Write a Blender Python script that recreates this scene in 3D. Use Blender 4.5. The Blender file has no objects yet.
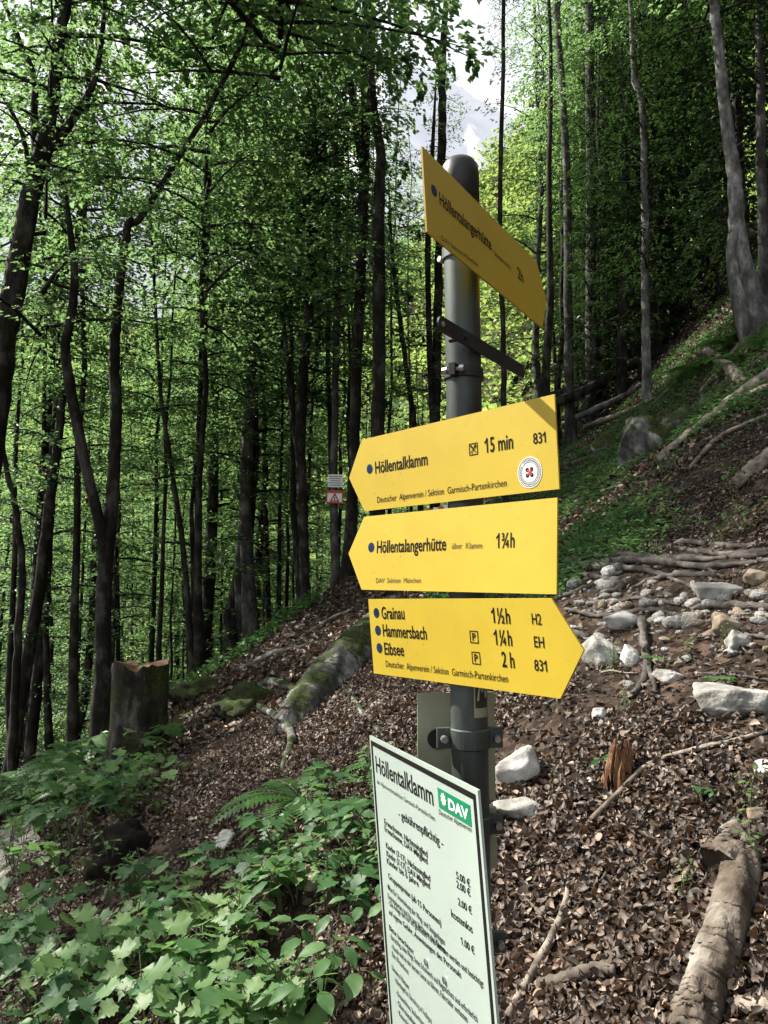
import bpy, math, random
import numpy as np
from mathutils import Vector, Matrix
R = math.radians
rng = np.random.default_rng(7)
random.seed(7)
sc = bpy.context.scene
COL = sc.collection
F = 773.0
PIT = R(5)
SUN_AZ, SUN_EL = R(-66), R(44)          # azimuth from +Y (positive to the right)

# ------------------------------------------------------------------ ray helpers
def ray(px, py):
    u = (px - 384) / F; v = (512 - py) / F
    return np.array([u, math.cos(PIT) - v * math.sin(PIT), math.sin(PIT) + v * math.cos(PIT)])
def at(px, py, Y):
    d = ray(px, py); return d * (Y / d[1])

# ------------------------------------------------------------------ noise and terrain
_tab = np.random.default_rng(3).random(4096)
def vnoise(x, y, s=0):
    x = np.asarray(x, float); y = np.asarray(y, float)
    xi = np.floor(x).astype(int); yi = np.floor(y).astype(int)
    fx = x - xi; fy = y - yi
    fx = fx * fx * (3 - 2 * fx); fy = fy * fy * (3 - 2 * fy)
    h = lambda a, b: _tab[(a * 1619 + b * 31337 + s * 1013 + (a * b) % 97) & 4095]
    return (h(xi, yi) * (1 - fx) + h(xi + 1, yi) * fx) * (1 - fy) + (h(xi, yi + 1) * (1 - fx) + h(xi + 1, yi + 1) * fx) * fy - .5
def H(x, y):
    x = np.asarray(x, float); y = np.asarray(y, float)
    fx = np.where(x > 0, .45 * x + .05 * np.clip(x, 0, 6) ** 2 + .6 * np.clip(x - 6, 0, 30), np.where(x > -9, .45 * x, -4.05 + .2 * np.clip(x + 9, -60, 0)))
    yy = np.clip(y, -4, 32)
    g = np.where(yy < 5, .2 * yy, 1 + .1 * (yy - 5))
    z = -1.9 + fx + g
    z = z + .45 * np.exp(-((x - .0) ** 2 + (y - 12.5) ** 2) / 9.0)
    yc = np.clip(12.5 + 1.2 * x, 7.5, 24)
    d = np.clip(y - yc, 0, None)
    dr = .5 * d * d / (d + 3)
    z = z - 24 * (1 - np.exp(-dr / 24))
    fr = np.clip(y - 62, 0, None)
    z = z + np.clip(.9 * fr * fr / (fr + 8), 0, 95)
    near = np.exp(-np.clip(y - 6, 0, None) / 10)
    z = z + .16 * vnoise(x * .9, y * .9, 1) + (.10 * vnoise(x * 2.3, y * 2.3, 2) + .045 * vnoise(x * 6, y * 6, 3) + .02 * vnoise(x * 15, y * 15, 4)) * near + 1.0 * vnoise(x * .13, y * .13, 5) * np.clip((y - 14) / 10, 0, 1)
    return z
def ground(px, py, tmax=60):
    d = ray(px, py)
    t = .8
    while t < tmax:
        p = d * t
        if p[2] < H(p[0], p[1]):
            a, b = t * .97 - .02, t
            for _ in range(20):
                m = (a + b) / 2; q = d * m
                if q[2] < H(q[0], q[1]): b = m
                else: a = m
            return d * b
        t = t * 1.02 + .02
    return d * tmax
def normal(x, y):
    e = .05
    n = np.array([-(H(x + e, y) - H(x - e, y)) / (2 * e), -(H(x, y + e) - H(x, y - e)) / (2 * e), np.ones_like(np.asarray(x, float))])
    return n / np.linalg.norm(n, axis=0)

# ------------------------------------------------------------------ materials
def mat(name):
    m = bpy.data.materials.new(name); m.use_nodes = True
    nt = m.node_tree; b = nt.nodes['Principled BSDF']
    return m, nt, b
def nd(nt, t, **k):
    n = nt.nodes.new(t)
    for a, v in k.items(): setattr(n, a, v)
    return n
def noise_fac(nt, scale, detail=4, coord='Object', rough=.6, stretch=None):
    tc = nd(nt, 'ShaderNodeTexCoord'); n = nd(nt, 'ShaderNodeTexNoise')
    n.inputs['Scale'].default_value = scale; n.inputs['Detail'].default_value = detail; n.inputs['Roughness'].default_value = rough
    if stretch:
        mp = nd(nt, 'ShaderNodeMapping'); mp.inputs['Scale'].default_value = stretch
        nt.links.new(tc.outputs[coord], mp.inputs[0]); nt.links.new(mp.outputs[0], n.inputs['Vector'])
    else: nt.links.new(tc.outputs[coord], n.inputs['Vector'])
    return n.outputs['Fac']
def ramp(nt, fac, stops):
    r = nd(nt, 'ShaderNodeValToRGB'); e = r.color_ramp.elements
    while len(e) < len(stops): e.new(.5)
    for k, (p, c) in enumerate(stops):
        e[k].position = p; e[k].color = (*c, 1)
    nt.links.new(fac, r.inputs[0]); return r.outputs[0]
def mixc(nt, fac, a, b, mode='MIX'):
    m = nd(nt, 'ShaderNodeMix', data_type='RGBA', blend_type=mode)
    for s, v in ((m.inputs[0], fac), (m.inputs[6], a), (m.inputs[7], b)):
        if isinstance(v, (int, float)): s.default_value = v
        elif isinstance(v, tuple): s.default_value = (*v, 1)
        else: nt.links.new(v, s)
    return m.outputs[2]
def bump(nt, b, h, strength=.5, dist=.02):
    n = nd(nt, 'ShaderNodeBump'); n.inputs['Strength'].default_value = strength; n.inputs['Distance'].default_value = dist
    nt.links.new(h, n.inputs['Height']); nt.links.new(n.outputs[0], b.inputs['Normal'])
def noisy(name, c1, c2, scale, rough=.8, bs=.4, bd=.01, stretch=None, metal=0, c3=None, coat=0):
    m, nt, b = mat(name)
    f = noise_fac(nt, scale, 6, stretch=stretch)
    st = [(.35, c1), (.65, c2)] if c3 is None else [(.3, c1), (.5, c2), (.68, c3)]
    nt.links.new(ramp(nt, f, st), b.inputs['Base Color'])
    b.inputs['Roughness'].default_value = rough; b.inputs['Metallic'].default_value = metal
    if coat: b.inputs['Coat Weight'].default_value = coat; b.inputs['Coat Roughness'].default_value = .06
    if bs: bump(nt, b, f, bs, bd)
    return m
def leafmat(name, lo, mid, hi, trans, tw=.45, rough=.45, spec=.35):
    m, nt, b = mat(name)
    at_ = nd(nt, 'ShaderNodeAttribute', attribute_name='tint')
    c = ramp(nt, at_.outputs['Fac'], [(0, lo), (.55, mid), (1, hi)])
    nt.links.new(c, b.inputs['Base Color'])
    b.inputs['Roughness'].default_value = rough; b.inputs['Specular IOR Level'].default_value = spec
    t = nd(nt, 'ShaderNodeBsdfTranslucent')
    tc = mixc(nt, at_.outputs['Fac'], tuple(x * .7 for x in trans), tuple(min(1, x * 1.3) for x in trans))
    nt.links.new(tc, t.inputs[0])
    mx = nd(nt, 'ShaderNodeMixShader'); mx.inputs[0].default_value = tw
    nt.links.new(b.outputs[0], mx.inputs[1]); nt.links.new(t.outputs[0], mx.inputs[2])
    nt.links.new(mx.outputs[0], nt.nodes['Material Output'].inputs['Surface'])
    return m
def barkmat(name, dark, mid, pale, moss=0.0, scale=5):
    m, nt, b = mat(name)
    f = noise_fac(nt, scale, 7, stretch=(1, 1, .55), rough=.65)
    f2 = noise_fac(nt, 26, 5, stretch=(1, 1, .25))
    c = ramp(nt, f, [(.32, dark), (.5, mid), (.66, pale)])
    c = mixc(nt, .5, c, ramp(nt, f2, [(.35, (.35, .35, .35)), (.65, (1, 1, 1))]), 'MULTIPLY')
    if moss:
        f3 = noise_fac(nt, 3.1, 6)
        g = nd(nt, 'ShaderNodeNewGeometry'); sx = nd(nt, 'ShaderNodeSeparateXYZ'); nt.links.new(g.outputs['Normal'], sx.inputs[0])
        ad = nd(nt, 'ShaderNodeMath', operation='MULTIPLY_ADD'); ad.inputs[1].default_value = .22
        nt.links.new(sx.outputs[2], ad.inputs[0]); nt.links.new(f3, ad.inputs[2])
        mk = ramp(nt, ad.outputs[0], [(.66 - moss * .2, (0, 0, 0)), (.74 - moss * .2, (1, 1, 1))])
        mossc = ramp(nt, noise_fac(nt, 40, 3), [(.3, (.012, .018, .005)), (.7, (.045, .062, .014))])
        c = mixc(nt, mk, c, mossc)
    nt.links.new(c, b.inputs['Base Color']); b.inputs['Roughness'].default_value = .9
    b.inputs['Specular IOR Level'].default_value = .2
    bump(nt, b, f2, .7, .02)
    return m
M = {}
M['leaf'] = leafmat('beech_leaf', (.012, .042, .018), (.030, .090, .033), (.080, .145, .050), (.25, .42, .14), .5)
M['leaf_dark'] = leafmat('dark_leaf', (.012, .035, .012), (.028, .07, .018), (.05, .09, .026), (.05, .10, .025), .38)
M['needle'] = leafmat('needle', (.008, .022, .010), (.016, .04, .014), (.03, .06, .018), (.03, .06, .015), .2)
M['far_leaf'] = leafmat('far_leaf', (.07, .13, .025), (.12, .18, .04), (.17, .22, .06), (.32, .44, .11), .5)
M['plant'] = leafmat('seedling_leaf', (.026, .082, .028), (.064, .145, .048), (.14, .22, .075), (.15, .31, .08), .35, .5, .3)
M['fern'] = leafmat('fern_leaf', (.03, .09, .025), (.05, .13, .03), (.09, .18, .04), (.12, .26, .05), .35)
M['litter'] = leafmat('dead_leaf', (.016, .011, .008), (.085, .056, .039), (.40, .30, .23), (.16, .09, .045), .12, .55, .4)
M['bark'] = barkmat('dark_bark', (.006, .005, .004), (.019, .017, .013), (.085, .08, .068))
M['bark_grey'] = barkmat('grey_bark', (.02, .019, .017), (.065, .064, .057), (.18, .18, .165))
M['bark_pale'] = barkmat('pale_bark', (.035, .035, .03), (.13, .13, .12), (.34, .34, .32))
M['bark_stump'] = barkmat('stump_bark', (.008, .007, .005), (.032, .029, .023), (.17, .165, .15), moss=.95, scale=6)
M['bark_log'] = barkmat('peeling_log_bark', (.045, .03, .02), (.14, .115, .09), (.29, .26, .225), scale=6)
M['bark_moss'] = barkmat('mossy_bark', (.03, .028, .02), (.10, .098, .088), (.40, .40, .38), moss=.30, scale=5)
M['deadwood'] = noisy('dead_wood', (.05, .04, .03), (.16, .13, .10), 14, .85, .8, .02, (1, 1, 1), c3=(.32, .28, .23))
M['rootbark'] = noisy('root_bark', (.016, .013, .011), (.045, .037, .031), 12, .85, .9, .015, c3=(.13, .115, .10))
M['rotten'] = noisy('rotten_wood', (.03, .014, .008), (.16, .07, .03), 30, .9, .8, .02, (3, 3, .3), c3=(.30, .16, .08))
M['cutwood'] = noisy('cut_wood', (.08, .04, .02), (.24, .13, .065), 20, .8, .4, .01)
M['blackwood_void'] = noisy('black_rotten_wood_void', (.004, .0035, .003), (.012, .010, .008), 9, .95, .8, .03, c3=(.016, .013, .010))  # near-black rotten wood, also the painted darkness of the void lump
M['stone'] = noisy('limestone', (.09, .085, .075), (.26, .25, .23), 9, .9, .9, .03, c3=(.43, .42, .395))
M['white_stone'] = noisy('white_limestone', (.10, .09, .075), (.38, .37, .35), 6, .85, .9, .03, c3=(.54, .54, .52))
M['moss_stone'] = barkmat('mossy_limestone', (.03, .028, .024), (.15, .145, .135), (.42, .42, .40), moss=.8, scale=5)
M['tan_stone'] = noisy('tan_stone', (.12, .09, .06), (.30, .24, .17), 9, .85, .8, .02)
M['yellow'] = noisy('yellow_paint', (.46, .325, .018), (.53, .385, .026), 3.5, .5, .03, .002)
# weathering of the painted signs: faint grime and a few rusty specks
nt = M['yellow'].node_tree; b = nt.nodes['Principled BSDF']; src = b.inputs['Base Color'].links[0].from_socket
g1 = ramp(nt, noise_fac(nt, 9, 8, rough=.75), [(.56, (0, 0, 0)), (.80, (.55, .55, .55))]); g2 = ramp(nt, noise_fac(nt, 95, 2), [(.70, (0, 0, 0)), (.76, (.8, .8, .8))])
nt.links.new(mixc(nt, g2, mixc(nt, g1, src, (.33, .23, .04)), (.16, .10, .03)), b.inputs['Base Color'])
M['sign_back'] = noisy('sign_edge', (.24, .16, .03), (.36, .26, .05), 20, .5, 0)
M['ink'] = noisy('black_ink', (.011, .010, .010), (.016, .015, .014), 30, .5, 0)
for k_ in ('ink',): M[k_].node_tree.nodes['Principled BSDF'].inputs['Specular IOR Level'].default_value = .08
M['thin_ink'] = noisy('faded_ink', (.05, .035, .008), (.075, .05, .01), 60, .6, 0)
M['blue'] = noisy('blue_dot', (.006, .02, .055), (.012, .035, .09), 60, .4, 0)
M['blue'].node_tree.nodes['Principled BSDF'].inputs['Specular IOR Level'].default_value = .1
M['white'] = noisy('white_paint', (.72, .73, .70), (.8, .8, .78), 4, .35, 0)
M['red'] = noisy('red_paint', (.5, .03, .02), (.6, .05, .03), 10, .5, 0)
M['green'] = noisy('green_paint', (.005, .17, .075), (.01, .21, .095), 10, .35, 0)
M['board'] = noisy('board_laminate', (.37, .45, .41), (.42, .50, .455), 3, .22, 0, coat=.6)
M['olive'] = noisy('pale_olive_metal', (.27, .29, .19), (.36, .37, .26), 6, .55, .1, .004)
M['olivedark'] = noisy('dark_olive_sticker', (.02, .02, .018), (.05, .045, .04), 40, .5, 0)
M['galv'] = noisy('galvanised_steel', (.016, .020, .018), (.055, .068, .062), 8, .5, .25, .004, (1, 1, .45), metal=.4, c3=(.10, .118, .11))
nt = M['galv'].node_tree; b = nt.nodes['Principled BSDF']; src = b.inputs['Base Color'].links[0].from_socket
nt.links.new(mixc(nt, ramp(nt, noise_fac(nt, 34, 6, stretch=(1, 1, .12)), [(.58, (0, 0, 0)), (.72, (.7, .7, .7))]), src, (.05, .035, .02)), b.inputs['Base Color'])
M['darksteel'] = noisy('dark_steel', (.012, .013, .013), (.03, .032, .03), 15, .5, .1, .002, metal=.3)
M['bolt'] = noisy('bolt_steel', (.3, .3, .3), (.5, .5, .5), 60, .35, 0, metal=.9)
M['stem'] = noisy('plant_stem', (.05, .06, .02), (.11, .10, .05), 20, .6, 0)
M['tape'] = noisy('red_tape', (.5, .05, .03), (.6, .07, .05), 20, .5, 0)
M['clay'] = noisy('dark_twig', (.04, .03, .024), (.11, .09, .07), 18, .85, .4, .004)
M['blackwood_void'].node_tree.nodes['Principled BSDF'].inputs['Specular IOR Level'].default_value = .05
# ground: dark humus with brown flecks of old leaves
m, nt, b = mat('forest_floor')
f1 = noise_fac(nt, 1.3, 6); f2 = noise_fac(nt, 22, 5)
c = ramp(nt, f2, [(.30, (.007, .0055, .0045)), (.5, (.022, .016, .012)), (.66, (.065, .047, .035))])
tc = nd(nt, 'ShaderNodeTexCoord'); vo = nd(nt, 'ShaderNodeTexVoronoi'); vo.inputs['Scale'].default_value = 26
nt.links.new(tc.outputs['Object'], vo.inputs['Vector'])
sepc = nd(nt, 'ShaderNodeSeparateColor'); nt.links.new(vo.outputs['Color'], sepc.inputs[0])
flk = ramp(nt, sepc.outputs[0], [(.0, (.010, .007, .005)), (.5, (.032, .021, .015)), (1, (.10, .068, .05))])
c = mixc(nt, ramp(nt, f1, [(.42, (0, 0, 0)), (.6, (1, 1, 1))]), flk, c)
nt.links.new(c, b.inputs['Base Color']); b.inputs['Roughness'].default_value = .95; b.inputs['Specular IOR Level'].default_value = .15
bump(nt, b, f2, .8, .04)
M['floor'] = m
M['path'] = noisy('gravel_path', (.06, .05, .042), (.2, .18, .155), 30, .95, .8, .02, c3=(.36, .34, .31))
M['rock'] = noisy('hazed_mountain_rock', (.62, .63, .66), (.72, .73, .76), .02, .95, .4, 6, c3=(.80, .81, .84))  # paled so the rock colour carries the distance haze

# ------------------------------------------------------------------ mesh helpers
class MB:
    def __init__(s): s.v = []; s.f = []; s.m = []; s.n = 0
    def add(s, v, f, mi=0):
        v = np.asarray(v, float).reshape(-1, 3)
        s.v.append(v); s.f += [tuple(i + s.n for i in q) for q in f]; s.m += [mi] * len(f); s.n += len(v)
    def box(s, c, size, axes=None, mi=0):
        c = np.asarray(c, float); A = np.eye(3) if axes is None else np.asarray(axes, float)
        h = np.asarray(size, float) / 2
        v = [c + A[0] * sx * h[0] + A[1] * sy * h[1] + A[2] * sz * h[2] for sz in (-1, 1) for sy in (-1, 1) for sx in (-1, 1)]
        s.add(v, [(0, 2, 3, 1), (4, 5, 7, 6), (0, 1, 5, 4), (2, 6, 7, 3), (0, 4, 6, 2), (1, 3, 7, 5)], mi)
    def prism(s, poly, z0, z1, mi=0):
        n = len(poly)
        v = [(x, y, z0) for x, y in poly] + [(x, y, z1) for x, y in poly]
        s.add(v, [tuple(range(n - 1, -1, -1)), tuple(range(n, 2 * n))] + [(i, (i + 1) % n, (i + 1) % n + n, i + n) for i in range(n)], mi)
    def disc(s, c, r, z0, z1, mi=0, n=28, ry=None):
        s.prism([(c[0] + r * math.cos(2 * math.pi * k / n), c[1] + (ry or r) * math.sin(2 * math.pi * k / n)) for k in range(n)], z0, z1, mi)
    def tube(s, pts, rad, sides=8, mi=0, rough=0, cap=True, seed=0):
        pts = np.asarray(pts, float); n = len(pts)
        rad = np.broadcast_to(np.asarray(rad, float), (n,))
        t = np.gradient(pts, axis=0); t /= np.linalg.norm(t, axis=1)[:, None] + 1e-12
        ref = np.array([1., 0, 0]) if abs(t[0][0]) < .8 else np.array([0, 1., 0])
        vs = []; r_ = np.random.default_rng(seed + n)
        ang = np.linspace(0, 2 * math.pi, sides, endpoint=False)
        for i in range(n):
            a = ref - t[i] * (ref @ t[i]); a /= np.linalg.norm(a); bb = np.cross(t[i], a); ref = a
            k = 1 + rough * r_.uniform(-1, 1, sides)
            vs.append(pts[i] + rad[i] * (np.cos(ang) * k)[:, None] * a + rad[i] * (np.sin(ang) * k)[:, None] * bb)
        v = np.concatenate(vs)
        f = [(i * sides + k, i * sides + (k + 1) % sides, (i + 1) * sides + (k + 1) % sides, (i + 1) * sides + k) for i in range(n - 1) for k in range(sides)]
        if cap: f += [tuple(range(sides - 1, -1, -1)), tuple(range((n - 1) * sides, n * sides))]
        s.add(v, f, mi)
    def build(s, name, mats, parent=None, origin=(0, 0, 0), smooth=False, tint=None, bevel=0):
        me = bpy.data.meshes.new(name)
        v = np.concatenate(s.v) - np.asarray(origin, float)
        me.from_pydata(v.tolist(), [], s.f); me.update()
        mats = mats if isinstance(mats, (list, tuple)) else [mats]
        for m_ in mats: me.materials.append(m_)
        if len(mats) > 1: me.polygons.foreach_set('material_index', s.m)
        if smooth: me.polygons.foreach_set('use_smooth', [True] * len(me.polygons))
        o = bpy.data.objects.new(name, me); COL.objects.link(o)
        if parent is not None: o.parent = parent
        else: o.location = origin
        if bevel:
            bv = o.modifiers.new('bevel', 'BEVEL'); bv.width = bevel; bv.segments = 2; bv.limit_method = 'ANGLE'
        return o
def np_mesh(name, v, faces, mats, tint=None, mi=None, smooth=False):
    """v (N,3), faces (M,k) all the same k; tint per face"""
    me = bpy.data.meshes.new(name); k = faces.shape[1]; M_ = len(faces)
    me.vertices.add(len(v)); me.vertices.foreach_set('co', v.astype(np.float32).ravel())
    me.loops.add(M_ * k); me.loops.foreach_set('vertex_index', faces.astype(np.int32).ravel())
    me.polygons.add(M_); me.polygons.foreach_set('loop_start', np.arange(0, M_ * k, k, dtype=np.int32)); me.polygons.foreach_set('loop_total', np.full(M_, k, np.int32))
    for m_ in (mats if isinstance(mats, (list, tuple)) else [mats]): me.materials.append(m_)
    if mi is not None: me.polygons.foreach_set('material_index', mi.astype(np.int32))
    if smooth: me.polygons.foreach_set('use_smooth', np.ones(M_, bool))
    if tint is not None:
        a = me.attributes.new('tint', 'FLOAT', 'FACE'); a.data.foreach_set('value', tint.astype(np.float32))
    me.update(calc_edges=True); me.validate()
    return me
def link(name, me, parent=None, loc=(0, 0, 0)):
    o = bpy.data.objects.new(name, me); COL.objects.link(o); o.parent = parent; o.location = loc; return o
def tag(o, label=None, cat=None, group=None, kind=None):
    if label: o['label'] = label
    if cat: o['category'] = cat
    if group: o['group'] = group
    if kind: o['kind'] = kind
    return o
def thing(name, loc, label, cat, group=None, rz=0):
    o = bpy.data.objects.new(name, None); COL.objects.link(o); o.location = loc; o.rotation_euler = (0, 0, rz); o.empty_display_size = .2
    return tag(o, label, cat, group)
def copy_tree(o, parent=None):
    c = o.copy(); COL.objects.link(c); c.parent = parent
    for ch in list(o.children): copy_tree(ch, c)
    return c
def cat_rom(pts, n):
    p = np.asarray(pts, float); m_ = len(p)
    q = np.vstack([2 * p[0] - p[1], p, 2 * p[-1] - p[-2]])
    out = []
    for t in np.linspace(0, m_ - 1 - 1e-9, n):
        i = int(t); f = t - i; a, b_, c_, d_ = q[i], q[i + 1], q[i + 2], q[i + 3]
        out.append(.5 * ((2 * b_) + (c_ - a) * f + (2 * a - 5 * b_ + 4 * c_ - d_) * f * f + (3 * b_ - a - 3 * c_ + d_) * f ** 3))
    return np.array(out)
def leaves(pos, dirn, up, L, W, fold=.25):
    """diamond leaves folded along the midrib: two triangles each -> quads (a,b,c,d split into 2 tris)"""
    n = len(pos)
    dirn = dirn / (np.linalg.norm(dirn, axis=1)[:, None] + 1e-9)
    side = np.cross(dirn, up); side /= np.linalg.norm(side, axis=1)[:, None] + 1e-9
    nn = np.cross(side, dirn)
    L = np.broadcast_to(L, (n,))[:, None]; W = np.broadcast_to(W, (n,))[:, None]
    a = pos; c = pos + dirn * L - nn * L * .12
    m_ = pos + dirn * L * .45
    b_ = m_ + side * W * .5 + nn * W * fold; d_ = m_ - side * W * .5 + nn * W * fold
    v = np.stack([a, b_, c, d_], 1).reshape(-1, 3)
    i = np.arange(n)[:, None] * 4
    f = np.concatenate([i + np.array([[0, 1, 2]]), i + np.array([[0, 2, 3]])], 1).reshape(-1, 3)
    return v, f
def rand_up(n, tilt, r_):
    u = np.stack([r_.normal(0, tilt, n), r_.normal(0, tilt, n), np.ones(n)], 1)
    return u / np.linalg.norm(u, axis=1)[:, None]

# ------------------------------------------------------------------ camera, light, sky
cam = bpy.data.cameras.new('camera'); co = bpy.data.objects.new('camera', cam); COL.objects.link(co)
cam.sensor_fit = 'VERTICAL'; cam.sensor_height = 24; cam.lens = F / 1024 * 24
co.location = (0, 0, 0); co.rotation_euler = (R(90) + PIT, 0, 0); cam.clip_end = 5000; cam.clip_start = .05
sc.camera = co
w = bpy.data.worlds.new('World'); sc.world = w; w.use_nodes = True
nt = w.node_tree; sky = nt.nodes.new('ShaderNodeTexSky'); sky.sky_type = 'NISHITA'; sky.sun_disc = False
sky.sun_elevation = SUN_EL; sky.sun_rotation = SUN_AZ; sky.altitude = 900; sky.air_density = 1.3; sky.dust_density = 4; sky.ozone_density = .6
bg = nt.nodes['Background']; bg.inputs[1].default_value = .07
cl = noise_fac(nt, 2.2, 5, 'Generated')                  # thin bright cloud over a hazy summer sky
nt.links.new(mixc(nt, ramp(nt, cl, [(.34, (.55, .55, .55)), (.55, (1, 1, 1))]), sky.outputs[0], (7.0, 7.2, 7.6)), bg.inputs[0])
sl = bpy.data.lights.new('sun', 'SUN'); sl.energy = 5; sl.angle = R(.55); sl.color = (1, .94, .84)
so = bpy.data.objects.new('sun', sl); COL.objects.link(so)
tosun = Vector((math.sin(SUN_AZ) * math.cos(SUN_EL), math.cos(SUN_AZ) * math.cos(SUN_EL), math.sin(SUN_EL)))
so.rotation_euler = tosun.to_track_quat('Z', 'Y').to_euler()
sc.view_settings.view_transform = 'Standard'; sc.view_settings.look = 'None'; sc.view_settings.gamma = 1; sc.view_settings.exposure = 1.32
cy = sc.cycles; cy.max_bounces = 6; cy.diffuse_bounces = 3; cy.adaptive_threshold = .03; cy.glossy_bounces = 2; cy.transmission_bounces = 4; cy.transparent_max_bounces = 4
cy.caustics_reflective = False; cy.caustics_refractive = False; cy.sample_clamp_indirect = 6

# ------------------------------------------------------------------ ground sheet, path, mountain
def spaced(lo, hi, c, fine, grow):
    a = [c]; s_ = fine
    while a[-1] < hi: a.append(a[-1] + s_); s_ *= grow
    b_ = [c]; s_ = fine
    while b_[-1] > lo: b_.append(b_[-1] - s_); s_ *= grow
    return np.array(sorted(set(a + b_)))
xs = spaced(-260, 260, .8, .045, 1.016); ys = np.concatenate([np.linspace(-30, .2, 40), spaced(.3, 230, .35, .045, 1.011)[1:]])
gx, gy = np.meshgrid(xs, ys); gz = H(gx, gy)
v = np.stack([gx, gy, gz], -1).reshape(-1, 3); nx, ny = len(xs), len(ys)
i = (np.arange(ny - 1)[:, None] * nx + np.arange(nx - 1)[None]).reshape(-1, 1)
g = link('ground', np_mesh('ground', v, np.concatenate([i, i + 1, i + nx + 1, i + nx], 1), M['floor'], smooth=True))
tag(g, 'dark forest floor on a steep slope under brown leaf litter', kind='structure')
# gravel path at the lower left, just above the ground
P0 = ground(-60, 905); P1 = ground(-12, 868); P2 = ground(8, 838); P3 = ground(0, 815); P4 = ground(-60, 800)
ctr = cat_rom([P0 * [1, 1, 1], (P1 + P2) / 2, (P3 + P4) / 2 + [-.4, .2, 0], P4 + [-1.2, .7, 0]], 24)
tv = np.gradient(ctr, axis=0)[:, :2]; tv /= np.linalg.norm(tv, axis=1)[:, None]; sd = np.stack([-tv[:, 1], tv[:, 0]], 1)
pv = []
for k in range(24):
    for j in np.linspace(-.5, .5, 9):
        q = ctr[k, :2] + sd[k] * j * .5; pv.append((q[0], q[1], H(*q) + .012))
pf = [(a * 9 + b_, a * 9 + b_ + 1, (a + 1) * 9 + b_ + 1, (a + 1) * 9 + b_) for a in range(23) for b_ in range(8)]
mb = MB(); mb.add(pv, pf); tag(mb.build('path', M['path'], smooth=True), kind='structure')
# bare limestone mountain across the valley
mx_ = np.linspace(-900, 900, 140); my_ = np.linspace(420, 900, 50)
gx, gy = np.meshgrid(mx_, my_)
ridge = 450 + 60 * vnoise(gx / 150, gy * 0, 8) + 30 * vnoise(gx / 50, gy / 90, 9)
gz = -30 + (ridge + 30) * np.clip((gy - 420) / 250, 0, 1) ** .85 + 40 * vnoise(gx / 40, gy / 55, 10) + 16 * vnoise(gx / 14, gy / 17, 11)
v = np.stack([gx, gy, gz], -1).reshape(-1, 3); nx, ny = 140, 50
i = (np.arange(ny - 1)[:, None] * nx + np.arange(nx - 1)[None]).reshape(-1, 1)
tag(link('mountain', np_mesh('mountain', v, np.concatenate([i, i + 1, i + nx + 1, i + nx], 1), M['rock'], smooth=True)), kind='structure')

# ------------------------------------------------------------------ far wood across the valley (one mass)
n_c = 1700
cx = rng.uniform(-130, 110, n_c); cyy = rng.uniform(66, 165, n_c); keep = np.abs(cx) < .62 * cyy + 12
cx, cyy = cx[keep], cyy[keep]; per = 80
px_, py_, pz_, tt = [], [], [], []
dirs = rng.normal(size=(len(cx) * per, 3)); dirs /= np.linalg.norm(dirs, axis=1)[:, None]
rr = np.repeat(rng.uniform(2.2, 4.2, len(cx)), per); rad = rng.uniform(.55, 1.05, len(rr))
pos = np.stack([np.repeat(cx, per), np.repeat(cyy, per), np.repeat(H(cx, cyy) + rng.uniform(4, 8, len(cx)), per)], 1) + dirs * rr[:, None] * rad[:, None] * np.array([1, 1, 1.5])
v, f = leaves(pos, rng.normal(size=(len(pos), 3)) * [1, 1, .5], rand_up(len(pos), .7, rng), rng.uniform(.7, 1.3, len(pos)), rng.uniform(.5, .9, len(pos)))
tn = np.repeat(np.clip(np.repeat(rng.uniform(.2, .8, len(cx)), per) + rng.normal(0, .18, len(pos)), 0, 1), 2)
tag(link('far_forest', np_mesh('far_forest', v, f, M['far_leaf'], tn)), 'sunlit yellow green wood covering the far side of the valley', 'forest', kind='stuff')

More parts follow.
